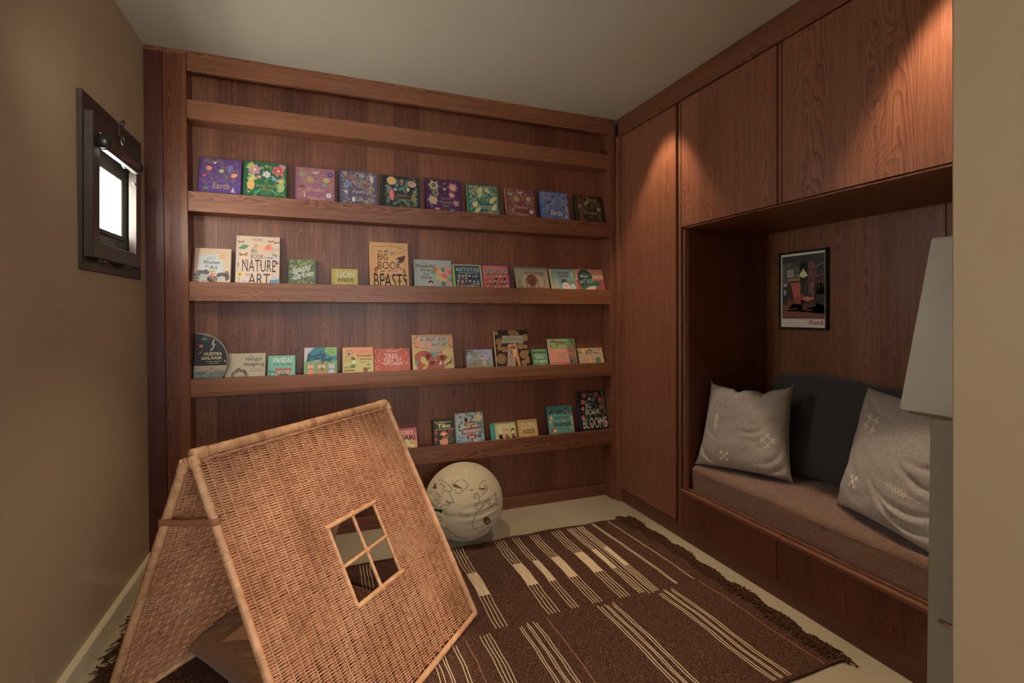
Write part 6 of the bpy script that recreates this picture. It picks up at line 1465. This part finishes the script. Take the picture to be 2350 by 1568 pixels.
GS = [[[-0.187,-0.214,0.959],[-0.184,-0.447,0.876],[-0.174,-0.62,0.765],[-0.162,-0.78,0.604],[-0.166,-0.905,0.391],[-0.166,-0.962,0.219],[-0.149,-0.986,-0.078],[-0.114,-0.92,-0.375]],[[-0.184,-0.447,0.876],[-0.001,-0.557,0.83],[0.231,-0.608,0.76],[0.423,-0.684,0.594],[0.531,-0.76,0.374]],[[-0.184,-0.447,0.876],[-0.436,-0.283,0.854],[-0.607,-0.111,0.787],[-0.771,-0.119,0.625],[-0.893,-0.238,0.382]]]
GT = [[-0.711, -0.703, -0.0], [-0.135, -0.991, 0.002]]
GL = [l for l in GL if len(l) > 2]

def dense(L, st=.03):
    out = []
    for a, b in zip(L[:-1], L[1:]):
        a, b = np.array(a), np.array(b); n = max(1, int(np.linalg.norm(b-a)/st))
        for i in range(n): out.append(a+(b-a)*i/n)
    out.append(np.array(L[-1])); return out
rj = random.Random(2)
paths = [[pr_(d, 1.0015) for d in dense(L)] for L in GL]
for P in paths:
    for p in P: p += np.array([rj.uniform(-1, 1), rj.uniform(-1, 1), rj.uniform(-1, 1)])*.0012
link('map_outline', tubes_mesh('map', paths, .0014, 5), plain('brown_print', (74, 56, 40), .9, spec=.05), pouf)
cols = {'bird': (96, 58, 46), 'whale': (92, 78, 66), 'croc': (48, 44, 30), 'bird2': (110, 70, 50), 'lion': (104, 74, 56), 'fox': (130, 50, 36), 'snake': (120, 60, 40)}
for k_, L in GP.items():
    if len(L) < 3: continue
    c0 = np.mean(np.array(L), 0); V = [pr_(c0, 1.003)]; F = []; Ld = dense(L+[L[0]], .03)[:-1]
    m1 = [(c0+np.array(d))/2 for d in Ld]; n = len(Ld)
    V += [pr_(d, 1.003) for d in m1]+[pr_(d, 1.003) for d in Ld]
    F = [(0, 1+i, 1+(i+1) % n) for i in range(n)]+[(1+i, 1+n+i, 1+n+(i+1) % n, 1+(i+1) % n) for i in range(n)]
    link('animal_print', mesh_from('a', V, F), plain('print_'+k_, cols[k_], .9, spec=.05, var=.3, bscale=90), pouf)
link('gore_seam', tubes_mesh('seam', [[pr_(d, 1.0005) for d in dense(L)] for L in GS], .0012, 5), M_CANVAS, pouf)
def globe_text():
    V, F = text_geo('Atlantic Ocean', -.004, .25); a, b = np.array(GT[0]), np.array(GT[-1]); e = b-a; up_ = np.array([0, 0, 1.]); up_ = up_-e*(up_ @ e)/(e @ e)
    link('lettering', mesh_from('t', [pr_(a+e*x+up_*(.11*y-.02), 1.003) for x, y in V], [tuple(f) for f in F]), plain('lettering_print', (120, 100, 74), .9), pouf)
globe_text()

# ================================================================ HOOD AND CABINET BESIDE THE DOORWAY
hood = empty('tapered_hood', (1.42, .62, 1.19), 'pale grey tapered hood with flat sides, above the grey cabinet by the door jamb', 'hood')
bm = bmesh.new()
P = [[(1.20, .524, z), (1.20, .722, z), (1.62, .722, z), (1.62, .524, z)] for z in (1.188, 1.196)]+[[(1.242, .524, 1.564), (1.242, .684, 1.564), (1.58, .684, 1.564), (1.58, .524, 1.564)]]
R3 = [[bm.verts.new(p) for p in q] for q in P]
for A, B in zip(R3[:-1], R3[1:]):
    for k in range(4): bm.faces.new((A[k], A[(k+1) % 4], B[(k+1) % 4], B[k]))
bm.faces.new(R3[0]); bm.faces.new(R3[-1][::-1]); bmesh.ops.recalc_face_normals(bm, faces=bm.faces[:]); bmesh.ops.bevel(bm, geom=bm.edges[:], offset=.0015, segments=2, affect='EDGES')
link('hood_shell', from_bm('hood', bm), M_HOOD, hood)
box('bottom_rim', 1.212, 1.61, .526, .712, 1.180, 1.189, plain('brown_rim', (104, 84, 66), .5), hood, .001)
cab = empty('grey_cabinet', (1.42, .60, 0), 'narrow glossy grey cabinet with a bar handle beside the door jamb', 'cabinet')
bm = bmesh.new(); A = [bm.verts.new(p) for p in ((1.222, .524, 0), (1.222, .690, 0), (1.60, .690, 0), (1.60, .524, 0))]; B = [bm.verts.new(p) for p in ((1.222, .524, 1.1785), (1.222, .675, 1.1785), (1.60, .675, 1.1785), (1.60, .524, 1.1785))]
bm.faces.new(A); bm.faces.new(B)
for k in range(4): bm.faces.new((A[k], A[(k+1) % 4], B[(k+1) % 4], B[k]))
bmesh.ops.recalc_face_normals(bm, faces=bm.faces[:]); bmesh.ops.bevel(bm, geom=bm.edges[:], offset=.0015, segments=1, affect='EDGES')
link('body', from_bm('body', bm), M_GREY, cab)
hd = link('bar_handle', tubes_mesh('h', [[(1.192, .528, .765), (1.192, .60, .765), (1.192, .642, .765)]], .0052, 16), M_CHROME, cab)
link('handle_post', tubes_mesh('h', [[(1.192, .622, .765), (1.2225, .622, .765)]], .0045, 12), M_CHROME, hd)
